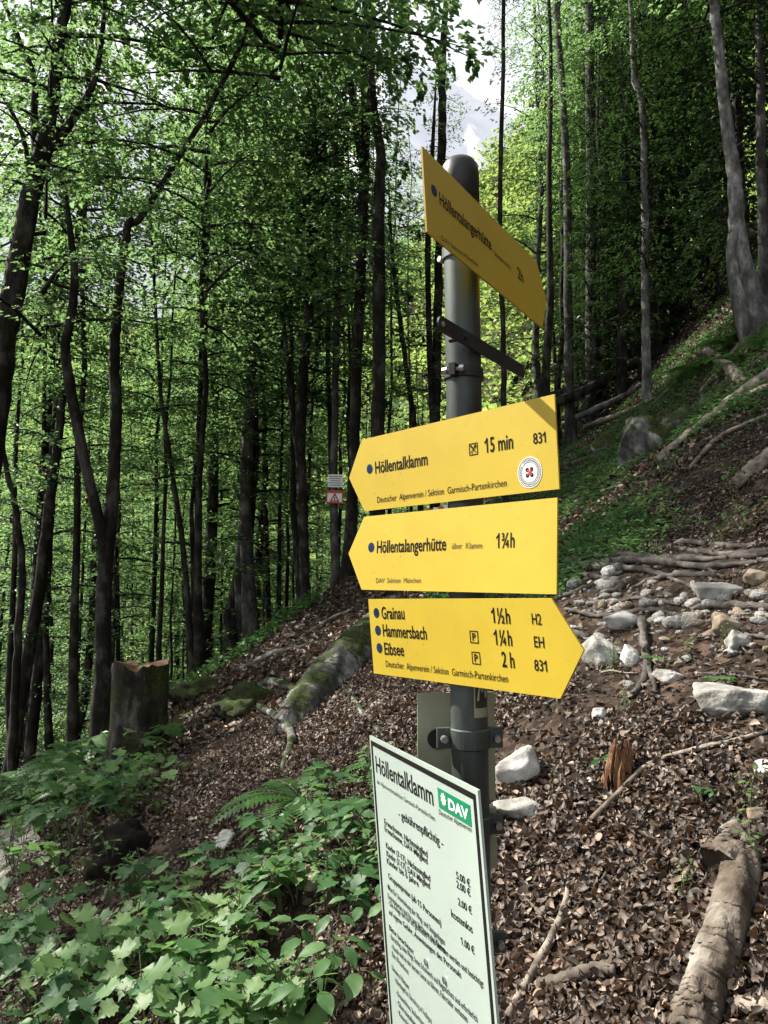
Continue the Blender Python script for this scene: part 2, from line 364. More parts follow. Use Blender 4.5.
# ------------------------------------------------------------------ crowns
def crown_mesh(name, seed, nb=50, lp=360, rad=3.0, hgt=11., L=.094, lm='leaf', shape=.75, droop=.25, low=0.):
    r_ = np.random.default_rng(seed); P, D, T = [], [], []
    mb_ = MB()
    for k in range(nb):
        z = hgt * (low + (1 - low) * ((k + r_.uniform(0, 1)) / nb)); q = z / hgt
        az = k * 2.39996 + r_.normal(0, .4)
        ln = rad * (1 - shape * q ** 2.2) * r_.uniform(.55, 1.1) * (.75 + .5 * q if q < .35 else 1)
        d = np.array([math.cos(az), math.sin(az), 0])
        ri = r_.uniform(.1, .5)
        tt_ = np.linspace(0, 1, 5)
        br = np.stack([d[0] * ln * tt_, d[1] * ln * tt_, z + ln * (ri * tt_ - droop * 1.6 * tt_ ** 2)], 1)
        mb_.tube(br, np.linspace(.028, .004, 5) * (ln / 2), 4, cap=False)
        n = int(lp * (ln / rad) ** 1.3 * r_.uniform(.5, 1.2)) + 20
        t = r_.beta(2.0, 1.3, n)
        sdv = np.array([-d[1], d[0], 0])
        # sub-sprays: cluster along discrete side twigs
        ntw = 9; tw = r_.integers(0, ntw, n); tb = (tw + .6) / ntw; sgn = np.where(tw % 2 == 0, 1, -1)
        u = r_.uniform(0, 1, n); wd = .42 * ln * (1.05 - tb) + .12
        t = np.clip(tb + u * .18 + r_.normal(0, .02, n), 0.05, 1.08)
        lat = sgn * u * wd + r_.normal(0, .05, n)
        base = np.stack([np.interp(t, tt_, br[:, j]) for j in range(3)], 1)
        p = base + sdv * lat[:, None]; p[:, 2] += r_.normal(0, .05, n) - .18 * np.abs(lat)
        P.append(p); D.append(d * (.6 + .4 * r_.uniform(size=(n, 1))) + sdv * (sgn * .7 + r_.normal(0, .5, n))[:, None] + np.array([0, 0, -.25]) + r_.normal(0, .15, (n, 3)))
        T.append(np.clip(.3 + .4 * q + r_.normal(0, .2, n) + r_.normal(0, .1), 0, 1))
    P = np.concatenate(P); D = np.concatenate(D); T = np.concatenate(T)
    s_ = r_.uniform(.75, 1.2, len(P))
    v, f = leaves(P, D, rand_up(len(P), .34, r_), L * s_, L * .66 * s_)
    bv = np.concatenate(mb_.v); bf = np.array([x for q in mb_.f for x in ((q[0], q[1], q[2]), (q[0], q[2], q[3]))])
    allf = np.concatenate([f, bf + len(v)])
    return np_mesh(name, np.concatenate([v, bv]), allf, [M[lm], M['bark']], np.concatenate([np.repeat(T, 2), np.zeros(len(bf))]), np.concatenate([np.zeros(len(f)), np.ones(len(bf))]))
CR = [crown_mesh('crown', 100 + k) for k in range(5)]
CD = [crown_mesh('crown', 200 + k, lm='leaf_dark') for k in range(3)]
CS = [crown_mesh('crown', 300 + k, nb=26, lp=150, rad=1.7, hgt=6.5, L=.085, shape=.6) for k in range(3)]
CU = [crown_mesh('crown', 500 + k, nb=44, lp=420, rad=3.9, hgt=4.2, L=.12, shape=.45, droop=.12) for k in range(3)]
CN = [crown_mesh('crown', 400 + k, nb=90, lp=170, rad=2.6, hgt=15, L=.16, lm='needle', shape=.95, droop=.5) for k in range(2)]
def put_crown(parent, me, loc, rz, s, tilt=(0, 0)):
    o = link('crown', me, parent, loc); o.rotation_euler = (tilt[0], tilt[1], rz); o.scale = s if isinstance(s, tuple) else (s, s, s); return o

# ------------------------------------------------------------------ individually seen trees (trunk followed from the photo)
def photo_tree(kind, pts, Y, label, bark='bark', limbs=(), crowns=(), top=15, group=None, sides=10, flare=1.5, dY=0.):
    """pts from top to bottom: (px, py, width_px)"""
    w3 = [at(p[0], p[1], Y + dY * k) for k, p in enumerate(pts)]
    rd = [p[2] / 2 * Y / F for p in pts]
    lo = w3[-1]; g_ = H(lo[0], lo[1])
    if lo[2] > g_ - .1:
        d = (w3[-1] - w3[-2]); d = d / max(abs(d[2]), .05); d[:2] = np.clip(d[:2], -.12, .12)
        q = lo.copy()
        for _ in range(60):
            q = q + np.array([d[0], d[1], -1]) * .4
            if q[2] < H(q[0], q[1]) - .25: break
        if lo[2] - q[2] > 1.2: w3.append(lo + (q - lo) * .6); rd.append(rd[-1] * 1.08)
        w3.append(q); rd.append(rd[-1] * flare)
    w3 = w3[::-1]; rd = rd[::-1]
    up = w3[-1] - w3[-2]; up = up / max(abs(up[2]), .2); up[:2] *= .5
    if top > w3[-1][2]:
        hh = top - w3[-1][2]
        w3.append(w3[-1] + np.array([up[0], up[1], 1]) * hh * .5); rd.append(rd[-1] * .7)
        w3.append(w3[-1] + np.array([up[0] * .5, up[1] * .5, 1]) * hh * .5); rd.append(max(rd[-1] * .3, .012))
    base = np.array([w3[0][0], w3[0][1], H(w3[0][0], w3[0][1])])
    root = thing(kind, base, label, 'tree', group)
    n = max(14, len(w3) * 6)
    c = cat_rom(w3, n); r_ = np.interp(np.linspace(0, len(w3) - 1, n), range(len(w3)), rd)
    c[1:-1, :2] += np.random.default_rng(int(abs(pts[0][0] * 7)) + 1).normal(0, .006, (n - 2, 2))
    mb_ = MB(); mb_.tube(c, r_, sides, rough=.07, seed=int(abs(pts[0][0])))
    for lb in limbs:
        q = [at(p[0], p[1], Y + .25 * k * (1 if (len(lb) % 2) else -1) * .5) for k, p in enumerate(lb)]
        rr_ = [p[2] / 2 * Y / F for p in lb]
        q.append(q[-1] + (q[-1] - q[-2])); rr_.append(rr_[-1] * .3)
        cc = cat_rom(q, 20); mb_.tube(cc, np.interp(np.linspace(0, len(q) - 1, 20), range(len(q)), rr_), 8, rough=.06)
    mb_.build('trunk', M[bark], root, base, smooth=True)
    zs = c[:, 2]
    if Y < 11.5 and top > 8.5: crowns = list(crowns) + [(CU, int(abs(pts[0][0])), min(top - 2.5, 7.2 + .28 * Y), .95)]
    for (lst, k, z0, s_, *dx) in crowns:
        xx = np.interp(z0 + 3, zs, c[:, 0]); yy_ = np.interp(z0 + 3, zs, c[:, 1])
        put_crown(root, lst[k % len(lst)], (xx - base[0] + (dx[0] if dx else 0), yy_ - base[1], z0 - base[2]), random.uniform(0, 6.28), s_)
    return root
PT = photo_tree
PT('beech_tree', [(67, -40, 9), (67, 0, 10), (59, 41, 12), (52, 103, 14), (41, 159, 18), (31, 194, 20), (12, 297, 23), (4, 345, 24), (-6, 420, 26)], 9.0,
   'thick dark forked beech at the far left edge leaning right', limbs=[[(43, 158, 12), (75, 116, 9), (94, 81, 7), (102, 37, 6), (105, 0, 5)], [(36, 165, 9), (34, 120, 8), (34, 78, 7), (19, 40, 6), (3, 0, 5)], [(31, 190, 6), (24, 140, 5), (8, 105, 4), (-8, 80, 3)]],
   crowns=[(CR, 0, 2.6, .8), (CR, 1, 4.6, .9)], top=12)
PT('beech_tree', [(147, 208, 7), (130, 222, 8), (122, 262, 9), (117, 320, 10), (114.5, 350, 11), (116, 418, 12), (113, 487, 13), (107, 545, 16), (104, 589, 16), (103, 658, 16), (101, 705, 18)], 9.6,
   'dark beech forking into a narrow V behind the tall cut stump', limbs=[[(105, 560, 12), (99, 521, 11), (85, 463, 11), (72, 398, 11), (65, 350, 10), (70, 320, 9), (75, 280, 8), (70, 230, 6)]], crowns=[(CR, 2, 3.2, .75)], top=9)
PT('beech_tree', [(70, 330, 7), (58, 440, 9), (51, 494, 10), (38, 596, 12), (20, 699, 14), (14, 740, 14)], 13, 'left of the two parallel dark trunks leaning right at the lower left', crowns=[(CS, 0, 1.5, 1.0), (CD, 0, 4, .8)], group='dark leaning trunks at the lower left')
PT('beech_tree', [(62, 300, 6), (50, 514, 9), (44, 610, 10), (36, 692, 11)], 14.5, 'thinner trunk just right of the left leaning trunk, nearly touching it', crowns=[(CR, 3, 3, .8)], group='dark leaning trunks at the lower left')
PT('beech_tree', [(2, 440, 5), (14, 500, 6), (22, 570, 7), (18, 640, 8), (14, 720, 8)], 12, 'thin crooked dark stem bending at the left edge below the thick beech', crowns=[(CS, 1, 1.0, 1)], top=8)
PT('beech_tree', [(267, 0, 8), (265, 75, 9), (260, 200, 10), (257, 280, 11), (250, 400, 12), (246, 480, 13), (246, 540, 13), (249, 604, 16)], 15.5, 'tall grey beech with a second stem at its foot left of the dark fork', bark='bark_grey',
   limbs=[[(246, 500, 10), (240, 560, 10), (241, 612, 14)], [(262, 200, 8), (257, 150, 8), (252, 0, 7)]], crowns=[(CR, 4, 3.0, .9), (CR, 0, 6.5, .9)], top=17)
PT('beech_tree', [(310, 0, 7), (310, 280, 9), (306, 334, 10), (302, 400, 11), (300, 447, 11), (303, 520, 10), (305, 580, 10), (306, 610, 12)], 13.8, 'dark beech forking at mid height left of the tree with two small signs', limbs=[[(300, 447, 8), (296, 437, 7), (288, 370, 6), (284, 327, 5), (270, 240, 3)]], crowns=[(CD, 1, 3.2, .8), (CR, 1, 6.0, .9)], top=15)
SIGNTREE_Y = 13.6
PT('beech_tree', [(322, 105, 4), (327, 125, 5), (337, 165, 6), (337, 280, 7), (337, 300, 7), (335, 402, 7), (334, 505, 8), (335.5, 572, 10)], SIGNTREE_Y, 'slender tree carrying two small signs on its trunk', bark='bark_grey', crowns=[(CS, 2, 3.6, 1.0)], top=12)
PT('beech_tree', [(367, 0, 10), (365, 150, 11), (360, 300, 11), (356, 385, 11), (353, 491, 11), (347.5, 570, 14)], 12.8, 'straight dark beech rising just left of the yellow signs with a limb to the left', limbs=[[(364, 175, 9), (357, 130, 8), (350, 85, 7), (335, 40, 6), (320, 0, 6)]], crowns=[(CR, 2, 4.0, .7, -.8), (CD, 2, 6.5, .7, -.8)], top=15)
PT('beech_tree', [(372, 80, 8), (375, 117, 9), (381, 156, 10), (379, 200, 12), (379, 330, 13), (378, 425, 14), (376, 580, 16)], 11.8, 'thick dark trunk between the slim left beech and the pole', crowns=[(CS, 0, 4.4, .8, -.2)], top=11)
PT('beech_tree', [(446, 0, 6), (442, 78, 8), (442, 156, 9), (438, 300, 9), (436, 420, 10), (434, 560, 11)], 14, 'dark straight trunk directly left of the pole top', limbs=[[(434, 460, 6), (429, 330, 6), (428, 240, 6), (432, 160, 5)]], crowns=[(CS, 0, 2.6, .7, -.2), (CS, 1, 6.4, .5)], top=13)
PT('beech_tree', [(392, 250, 4), (400, 320, 5), (408, 380, 5), (416, 440, 6), (424, 560, 6)], 15, 'thin pole-like stem leaning left in the gap left of the pole', crowns=[(CS, 0, 2.5, .9)], top=8)
PT('beech_tree', [(504, 0, 4), (500, 220, 5), (503, 330, 5.5), (504, 420, 6), (506, 520, 7)], 12, 'very thin straight trunk right of the pole top, crossing the sky gap', crowns=[(CS, 1, 8.5, .3)], top=11)
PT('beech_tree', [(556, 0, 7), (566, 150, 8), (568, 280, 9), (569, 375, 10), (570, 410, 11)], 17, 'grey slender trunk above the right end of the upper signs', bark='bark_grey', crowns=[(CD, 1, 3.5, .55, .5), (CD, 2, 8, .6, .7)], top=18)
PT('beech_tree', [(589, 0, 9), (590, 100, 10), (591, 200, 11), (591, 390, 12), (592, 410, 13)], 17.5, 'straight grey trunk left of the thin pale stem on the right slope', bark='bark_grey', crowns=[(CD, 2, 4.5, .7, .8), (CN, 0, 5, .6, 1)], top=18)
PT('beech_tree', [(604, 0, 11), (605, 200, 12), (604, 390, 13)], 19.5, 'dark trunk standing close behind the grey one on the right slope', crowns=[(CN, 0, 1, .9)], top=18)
PT('beech_tree', [(629, -30, 5), (631, 0, 5), (634, 75, 6), (643, 115, 7), (645, 250, 8), (646, 340, 9), (647, 384, 10)], 13, 'thin pale stem with bare foot beside the mossy boulder', bark='bark_pale', crowns=[(CD, 0, 4.6, .55)], top=12)
PT('spruce_tree', [(632, 0, 13), (634, 150, 14), (633, 330, 16)], 21, 'thick dark spruce behind the thin pale stem', crowns=[(CN, 1, 3, 1.0)], top=24)
PT('beech_tree', [(712, -40, 10), (714, 0, 10), (724, 100, 12), (734, 175, 14), (739, 240, 17), (748, 285, 22), (753, 318, 32)], 10.8, 'large pale grey beech with swollen base at the upper right', bark='bark_pale',
   limbs=[[(738, 215, 9), (731, 250, 10), (735, 285, 13), (742, 318, 16)]], crowns=[(CD, 1, 8, .8)], top=14, flare=1.2)
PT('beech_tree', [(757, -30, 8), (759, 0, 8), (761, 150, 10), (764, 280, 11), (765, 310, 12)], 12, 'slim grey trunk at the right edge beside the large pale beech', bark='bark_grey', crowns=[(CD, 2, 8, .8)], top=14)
PT('beech_tree', [(731, 0, 9), (737, 120, 10), (744, 240, 11), (748, 310, 13)], 13.5, 'dark trunk hidden behind the large pale beech', crowns=[(CN, 0, 6, .7)], top=18)
PT('spruce_tree', [(682, 0, 9), (684, 150, 10), (686, 330, 12)], 20, 'dark spruce in the shade left of the large pale beech', crowns=[(CN, 1, 4, .95)], top=24)
PT('beech_tree', [(655, 60, 4), (655, 200, 5), (657, 350, 6)], 17, 'thin grey stem right of the pale stem in shade', bark='bark_grey', crowns=[(CD, 0, 6, .7)], top=14)
PT('beech_tree', [(160, 380, 4), (172, 470, 5), (184, 560, 6), (190, 640, 7)], 13, 'thin dark stem leaning left between stump and grey beech', crowns=[(CS, 2, 1.5, 1)], top=9)
PT('beech_tree', [(205, 300, 6), (200, 420, 7), (198, 520, 8), (196, 620, 9)], 15, 'dark straight trunk halfway between the V-shaped beech and the grey beech', crowns=[(CR, 4, 3, .85)], top=14)

# ------------------------------------------------------------------ the wood behind: copies of a few whole trees
def model_tree(k, kind, crowns, bark, hgt, r0):
    r_ = np.random.default_rng(900 + k)
    root = thing(kind, (0, 0, 0), '-', 'tree')
    n = 12; zz = np.linspace(-.6, hgt, n); off = np.cumsum(r_.normal(0, .06 if k > 7 else .10, (n, 2)), 0); off[0:2] = 0
    mb_ = MB(); mb_.tube(np.stack([off[:, 0], off[:, 1], zz], 1), r0 * (1.25 * np.exp(-np.linspace(0, 9, n)) + 1 - .8 * np.linspace(0, 1, n)), 8, rough=.06)
    mb_.build('trunk', M[bark], root, smooth=True)
    for (me, z0, s_) in crowns:
        i_ = int(np.clip((z0 + 3) / hgt * n, 0, n - 1)); put_crown(root, me, (off[i_, 0], off[i_, 1], z0), r_.uniform(0, 6), s_)
    return root
models = [model_tree(0, 'beech_tree', [(CR[0], 4.5, 1.0), (CR[3], 8.0, .85)], 'bark', 20, .15),
          model_tree(1, 'beech_tree', [(CR[1], 6.5, 1.05), (CU[0], 13, 1.0)], 'bark', 18, .13),
          model_tree(2, 'beech_tree', [(CR[2], 5, .9), (CS[0], 2.2, .9)], 'bark', 17, .12),
          model_tree(3, 'beech_tree', [(CD[0], 5, 1.0), (CD[1], 9, .9)], 'bark', 20, .14),
          model_tree(4, 'young_beech', [(CS[1], 2.0, 1.0)], 'bark', 9.5, .05),
          model_tree(5, 'young_beech', [(CS[2], 3.0, 1.1)], 'bark', 11, .06),
          model_tree(6, 'spruce_tree', [(CN[0], 3.5, 1.1)], 'bark', 20, .17),
          model_tree(7, 'beech_tree', [(CD[2], 4, 1.0)], 'bark_grey', 17, .13)]
models.append(model_tree(8, 'young_beech', [(CS[0], 8.5, .8)], 'bark', 15, .055)); models.append(model_tree(9, 'young_beech', [(CS[1], 6.5, .7)], 'bark', 13, .07))
models.append(model_tree(10, 'beech_tree', [(CS[k], z_, s_) for k, z_, s_ in ((0, 12.5, .75), (1, 15, .6))], 'bark', 20, .15))
for k_, (dx_, dy_, dz_, s_) in enumerate([(1.9, .6, 14.6, .55), (-1.6, 1.2, 13.6, .6), (.4, -2.0, 15.2, .55), (-.8, 2.4, 16.2, .5), (2.6, -1.6, 13.2, .45)]): put_crown(models[10], CU[k_ % 3], (dx_, dy_, dz_), k_ * 1.3, s_ * .8)  # scattered small crowns, added to break this unseen tree's shade into dapples
used = set()
def plant_tree(k, x, y, label, group, s_=1.):
    o = models[k] if k not in used else copy_tree(models[k]); used.add(k)
    o.location = (x, y, H(x, y) - .05); o.rotation_euler = (random.uniform(-.04, .04), random.uniform(-.04, .04), random.uniform(0, 6.28)); o.scale = (s_,) * 3
    tag(o, label, 'tree', group)
r_ = np.random.default_rng(44); spots = []
def free(x, y, d): return all((x - a) ** 2 + (y - b_) ** 2 > d * d for a, b_ in spots)
tries = 0
while len(spots) < 100 and tries < 9000:
    tries += 1
    y = r_.uniform(15, 58); x = r_.uniform(-.6, .17) * y
    if y < 12.5 + 1.2 * x + 2.5 or y < 13.5: continue
    u_ = x / y
    if abs(x - .117 * y) < .045 * y + (2.9 if y < 27 else .5): continue      # the gap with sky over the valley
    if not free(x, y, 1.25 + .018 * y): continue
    spots.append((x, y))
    k = r_.choice([0, 1, 2, 4, 5, 3], p=[.16, .12, .2, .24, .22, .06])
    if y < 30: plant_tree(k, x, y, 'slender dark trunk in the dense stand left of the signs' if k not in (4, 5) else 'thin young beech in the understorey left of the signs', 'beeches in the stand on the left' if k not in (4, 5) else 'young beeches on the left', r_.uniform(.85, 1.1))
    else: plant_tree(k, x, y, 'distant beech deep in the valley wood on the left', 'distant beeches in the valley', r_.uniform(.85, 1.1))
nthin = 0; tries = 0
while nthin < 60 and tries < 6000:
    tries += 1
    y = r_.uniform(12.5, 34); x = r_.uniform(-.52, .16) * y
    if y < 12.5 + 1.2 * x + 1.5 or abs(x - .117 * y) < .045 * y + .9 or not free(x, y, .75): continue
    spots.append((x, y)); nthin += 1
    plant_tree(8 + nthin % 2, x, y, 'very thin straight dark young trunk crowded in the stand left of the signs', 'thin dark poles on the left', r_.uniform(.8, 1.15))
n0 = len(spots); tries = 0
while len(spots) < n0 + 9 and tries < 6000:
    tries += 1
    y = r_.uniform(16, 42); x = r_.uniform(.2, .56) * y
    if y < 18 and x / y < .45: continue
    if not free(x, y, 2.2): continue
    spots.append((x, y)); k = r_.choice([6, 3, 7], p=[.62, .2, .18])
    plant_tree(k, x, y, 'dark spruce in the shaded wood on the right slope' if k == 6 else 'dark beech in the shaded wood on the right slope', 'spruces on the right slope' if k == 6 else 'beeches on the right slope', r_.uniform(.85, 1.15))
nthin = 0; tries = 0
while nthin < 30 and tries < 6000:
    tries += 1
    y = r_.uniform(15, 30); x = r_.uniform(.19, .5) * y
    if not free(x, y, .8): continue
    spots.append((x, y)); nthin += 1
    plant_tree(8 + nthin % 2, x, y, 'thin dark young trunk in the shaded wood on the right slope', 'thin dark trunks on the right slope', r_.uniform(.9, 1.25))
# unseen trees added around the camera to shade the slope and block sky
for (k, x, y, s_) in [(10, -11.4, 11.6, .9), (1, -12.5, 1.5, 1.0), (0, -6.2, -2.6, .9), (1, -14.5, -1.5, 1.1), (3, 4.5, -4, 1), (1, 8.5, 1.5, 1), (0, 2.2, -8, 1), (3, 9.5, -3.5, 1), (6, 7.5, 5.2, .9)]:
    plant_tree(k, x, y, 'tall tree outside the view whose crown shades the slope', 'trees beside the photographer', s_)

# ------------------------------------------------------------------ signpost and signs
class Plate:
    """a flat sign: local x to the right, y up, z out of its face"""
    def __init__(s, name, O, X, Y, label, cat, group=None):
        s.O = np.array(O, float); X = np.array(X, float); X /= np.linalg.norm(X); Y = np.array(Y, float); Y -= X * (X @ Y); Y /= np.linalg.norm(Y)
        s.X, s.Y, s.N = X, Y, np.cross(X, Y)
        s.root = thing(name, (0, 0, 0), label, cat, group)
        s.root.matrix_world = Matrix(((X[0], Y[0], s.N[0], O[0]), (X[1], Y[1], s.N[1], O[1]), (X[2], Y[2], s.N[2], O[2]), (0, 0, 0, 1)))
        s.txt = []
    def loc(s, px, py):
        d = ray(px, py); t = (s.O @ s.N) / (d @ s.N); p = d * t - s.O
        return np.array([p @ s.X, p @ s.Y])
    def text(s, string, a, b_, h, key='lettering', heavy=0., w_=.0006):
        """string with its baseline from photo point a to photo point b_, cap height h (m)"""
        A = s.loc(*a); B = s.loc(*b_)
        v, f = text_geo(string, heavy)
        x0, x1 = v[:, 0].min(), v[:, 0].max(); v = v.copy(); v[:, 0] = (v[:, 0] - x0) / (x1 - x0)
        dv = B - A; up = np.array([0., 1.]) * h
        p = A + v[:, :1] * dv + v[:, 1:2] * up
        mb = MB(); s.txt.append((key, mb)); mb.add(np.column_stack([p, np.full(len(p), w_)]), f)
    def finish(s, mats):
        for k, mb in s.txt: mb.build(k, mats[k], s.root)
_cap = {}
def raw_geo(string, heavy):
    cu = bpy.data.curves.new('t', 'FONT'); cu.body = string; cu.offset = heavy; cu.resolution_u = 3
    o = bpy.data.objects.new('t', cu); COL.objects.link(o)
    me = o.to_mesh(); v = np.array([q.co[:] for q in me.vertices]); f = [tuple(p.vertices) for p in me.polygons]
    o.to_mesh_clear(); bpy.data.objects.remove(o); bpy.data.curves.remove(cu)
    return v, f
def text_geo(string, heavy):
    v, f = raw_geo(string, heavy)
    if 'c' not in _cap and string != 'H':
        hv, _ = raw_geo('H', 0); _cap['c'] = hv[:, 1].max()
    if string == 'H': return v, f
    v = v / np.array([1, _cap['c'], 1])
    if heavy < 1:                                         # give every digit 1 its slanted flag
        for k, ch in enumerate(string):
            if ch == '1':
                pv, _ = raw_geo(string[:k + 1], heavy); xr = pv[:, 0].max(); sw = .10 + heavy * 2
                n = len(v); v = np.vstack([v, [(xr - sw * .4, 1.0, 0), (xr - sw - .20, .74, 0), (xr - sw - .20, .60, 0), (xr - sw * .4, .80, 0)]]); f = f + [(n, n + 1, n + 2, n + 3)]
    return v, f

AX, AY = .1530, 1.432                                   # pole axis at z = 0
def axis(z): return np.array([AX - .0075 * z, AY, z])
post = thing('signpost', (AX + .014, AY, float(H(AX + .014, AY))), 'round galvanised steel post with dark cap carrying all the signs', 'signpost')
pb = np.array(post.location); PR = .0335
zz = np.linspace(-1.75, .79, 18)
mb = MB(); mb.tube([axis(z) for z in zz], PR, 32); mb.build('pole', M['galv'], post, pb, smooth=True)
mb = MB(); cz = np.array([.72, .722, .775, .795, .806, .811]); mb.tube([axis(z) for z in cz], [PR + .0005, PR + .003, PR + .003, PR + .001, PR * .8, PR * .35], 32)
mb.build('cap', M['darksteel'], post, pb, smooth=True)
cdir = np.array([.60, -.80, 0.]); cn = np.array([-.80, -.60, 0])
def clamp(z, mats='galv', h=.026, ear=.034, d=cdir, sides=(-1, 1)):
    n_ = np.array([-d[1], d[0], 0]); mb = MB(); c = axis(z)
    mb.tube([c + [0, 0, -h / 2], c + [0, 0, -h / 2 + .002], c + [0, 0, h / 2 - .002], c + [0, 0, h / 2]], [PR + .001, PR + .004, PR + .004, PR + .001], 32)
    for sgn in sides:
        mb.box(c + d * sgn * (PR + ear / 2), (ear, .012, h), [d, n_, np.array([0, 0, 1])])
    cl = mb.build('clamp', M[mats], post, pb)
    for sgn in sides:
        bb = MB(); e = c + d * sgn * (PR + ear * .55)
        bb.tube([e - n_ * .022, e - n_ * .012, e - n_ * .012, e + n_ * .014, e + n_ * .014, e + n_ * .022], [.006, .0075, .004, .004, .0075, .006], 8)
        bo = bb.build('bolt', M['bolt'], cl, pb)
    return cl
xd = np.array([1., 0.06, 0])
clamp(-.285, h=.036, d=xd, ear=.026); clamp(-.437, h=.034, d=xd, ear=.024, sides=(1,)); clamp(-.64, h=.034, d=xd, ear=.024, sides=(1,))
clamp(.385, 'darksteel', .022, .02, np.array([-.5, -.86, 0]))
for z in (.62, .20, .045, -.115): clamp(z, ear=.012)
# sticker on the pole under the lowest yellow sign
th = np.linspace(-2.0, -.85, 9); sv = []; 
def onpole(z, a, r): return axis(z) + np.array([math.cos(a) * r, math.sin(a) * r, 0])
for (r_k, z0, z1, a0, a1, mk) in ((PR + .0006, -.245, -.135, -1.42, -.42, 'white'), (PR + .0012, -.228, -.14, -1.34, -.50, 'olivedark')):
    mb = MB(); an = np.linspace(a0, a1, 10)
    mb.add([onpole(z, a, r_k) for z in (z0, z1) for a in an], [(k, k + 1, k + 11, k + 10) for k in range(9)])
    st = mb.build('sticker', M[mk if mk != 'white' else 'olive'], post, pb, smooth=True)
mb = MB()
for (a0, z0, a1, z1) in ((-1.2, -.215, -1.05, -.18), (-1.05, -.18, -.95, -.20), (-.95, -.20, -.8, -.165), (-.8, -.165, -.68, -.21)):
    p, q = onpole(z0, a0, PR + .0018), onpole(z1, a1, PR + .0018); mb.tube([p, (p + q) / 2 * 1, q], .0018, 4)
mb.build('sticker_motif', M['olive'], post, pb)
# empty sign arm under the top sign
A0 = np.array([.0905, 1.268, .432]); ad = np.array([.5376, .8425, 0.]); ad /= np.linalg.norm(ad); an_ = np.array([ad[1], -ad[0], 0])
mb = MB(); poly = [(0.0125 * (1 - math.cos(t)) - .0, .0135 * math.sin(t)) for t in np.linspace(-math.pi / 2, math.pi / 2, 9)]
L_ = .372; out = [(.0135 - .0135 * math.cos(t), -.0135 * math.sin(t)) for t in np.linspace(-math.pi / 2, math.pi / 2, 11)] + [(L_, -.0135), (L_, .0135)]
n_ = len(out); vv = [A0 + ad * x + np.array([0, 0, 1]) * y + an_ * o_ for o_ in (-.002, .002) for x, y in out]
mb.add(vv, [tuple(range(n_)), tuple(range(2 * n_ - 1, n_ - 1, -1))] + [(k, k + n_, (k + 1) % n_ + n_, (k + 1) % n_) for k in range(n_)])
arm = mb.build('sign_arm', M['darksteel'], post, pb)
mb = MB(); hc = A0 + ad * .014 + an_ * .0028; mb.tube([hc - an_ * .001, hc + an_ * .0012], .0045, 12); mb.build('hole', M['olive'], arm, pb)
mb = MB(); hc = A0 + ad * .10; mb.tube([hc - an_ * .03, hc + an_ * .006], .005, 10); mb.build('bolt', M['darksteel'], post, pb)

HT = .15
def arrow_sign(name, O, X, Y, L, t, side, label, **k):
    p = Plate(name, O, X, Y, label, 'trail sign', **k)
    poly = [(t, HT), (L, HT), (L, 0), (t, 0), (0, HT / 2)] if side == 'L' else [(0, HT), (L - t, HT), (L, HT / 2), (L - t, 0), (0, 0)]
    mb = MB(); mb.prism(poly if side == 'R' else poly, -.003, 0.0)
    mb.build('panel', M['yellow'], p.root)
    return p
def dots(p, lst, r=.0098):
    for q in lst:
        mb = MB(); c = p.loc(*q); mb.disc(c, r, .0002, .0006); mb.build('marker_dot', M['blue'], p.root)
def pbox(p, corners, letter=None):
    c = np.mean([p.loc(*q) for q in corners], 0); h = .0098; mb = MB(); z0, z1 = .0002, .0007; e = .0013
    for (a, b_, s_) in ((0, h, (2 * h, e)), (0, -h, (2 * h, e)), (h, 0, (e, 2 * h - e)), (-h, 0, (e, 2 * h - e))): mb.box((c[0] + a, c[1] + b_, .0005), (s_[0] + (e if b_ else 0), s_[1], .0004))
    if letter:
        v, f = text_geo(letter, .02); x0, x1 = v[:, 0].min(), v[:, 0].max()
        mb.add(np.column_stack([c[0] + ((v[:, 0] - x0) / (x1 - x0) - .5) * .0085, c[1] + (v[:, 1] - .5) * .0125, np.full(len(v), .0007)]), f)
    else:                                                # crossed knife and fork
        for sg in (-1, 1):
            a = np.array([.0062 * sg, .0065]); d = -a / np.linalg.norm(a); nn = np.array([-d[1], d[0]])
            mb.box((c[0], c[1], .0006 + .0002 * sg), (.0185, .0017, .0003), [np.array([*d, 0]), np.array([*nn, 0]), np.array([0, 0, 1])])
            mb.box((c[0] + a[0] * .72, c[1] + a[1] * .72, .0006 + .0002 * sg), (.006, .0033, .0003), [np.array([*d, 0]), np.array([*nn, 0]), np.array([0, 0, 1])])
    mb.build('pictogram', M['ink'], p.root)
INK = {'lettering': M['ink'], 'small_lettering': M['ink'], 'thin_lettering': M['thin_ink']}
TH, TS = .0240, .0122
# --- top sign, seen edge-on to the right
s0 = arrow_sign('trail_sign', (.069, 1.194, .5551), (.5376, .8425, -.0331), (-.0454, .0681, .9966), .5454, .042, 'R', 'shaded top yellow arrow sign pointing right away from the viewer, reading 2h')
dots(s0, [(433.9, 190.8)])
s0.text('Höllentalangerhütte', (439.5, 204.5), (491.4, 250.6), .0235, heavy=.014)
s0.text('Stangensteig', (494.2, 254.8), (510.3, 269.2), .0095, 'thin_lettering')
s0.text('2h', (517.6, 277.6), (523.6, 283.4), TH, heavy=.014)
s0.text('DAV Sektion München', (441.3, 240.2), (477.9, 267.2), .009, 'thin_lettering')
s0.finish(INK)
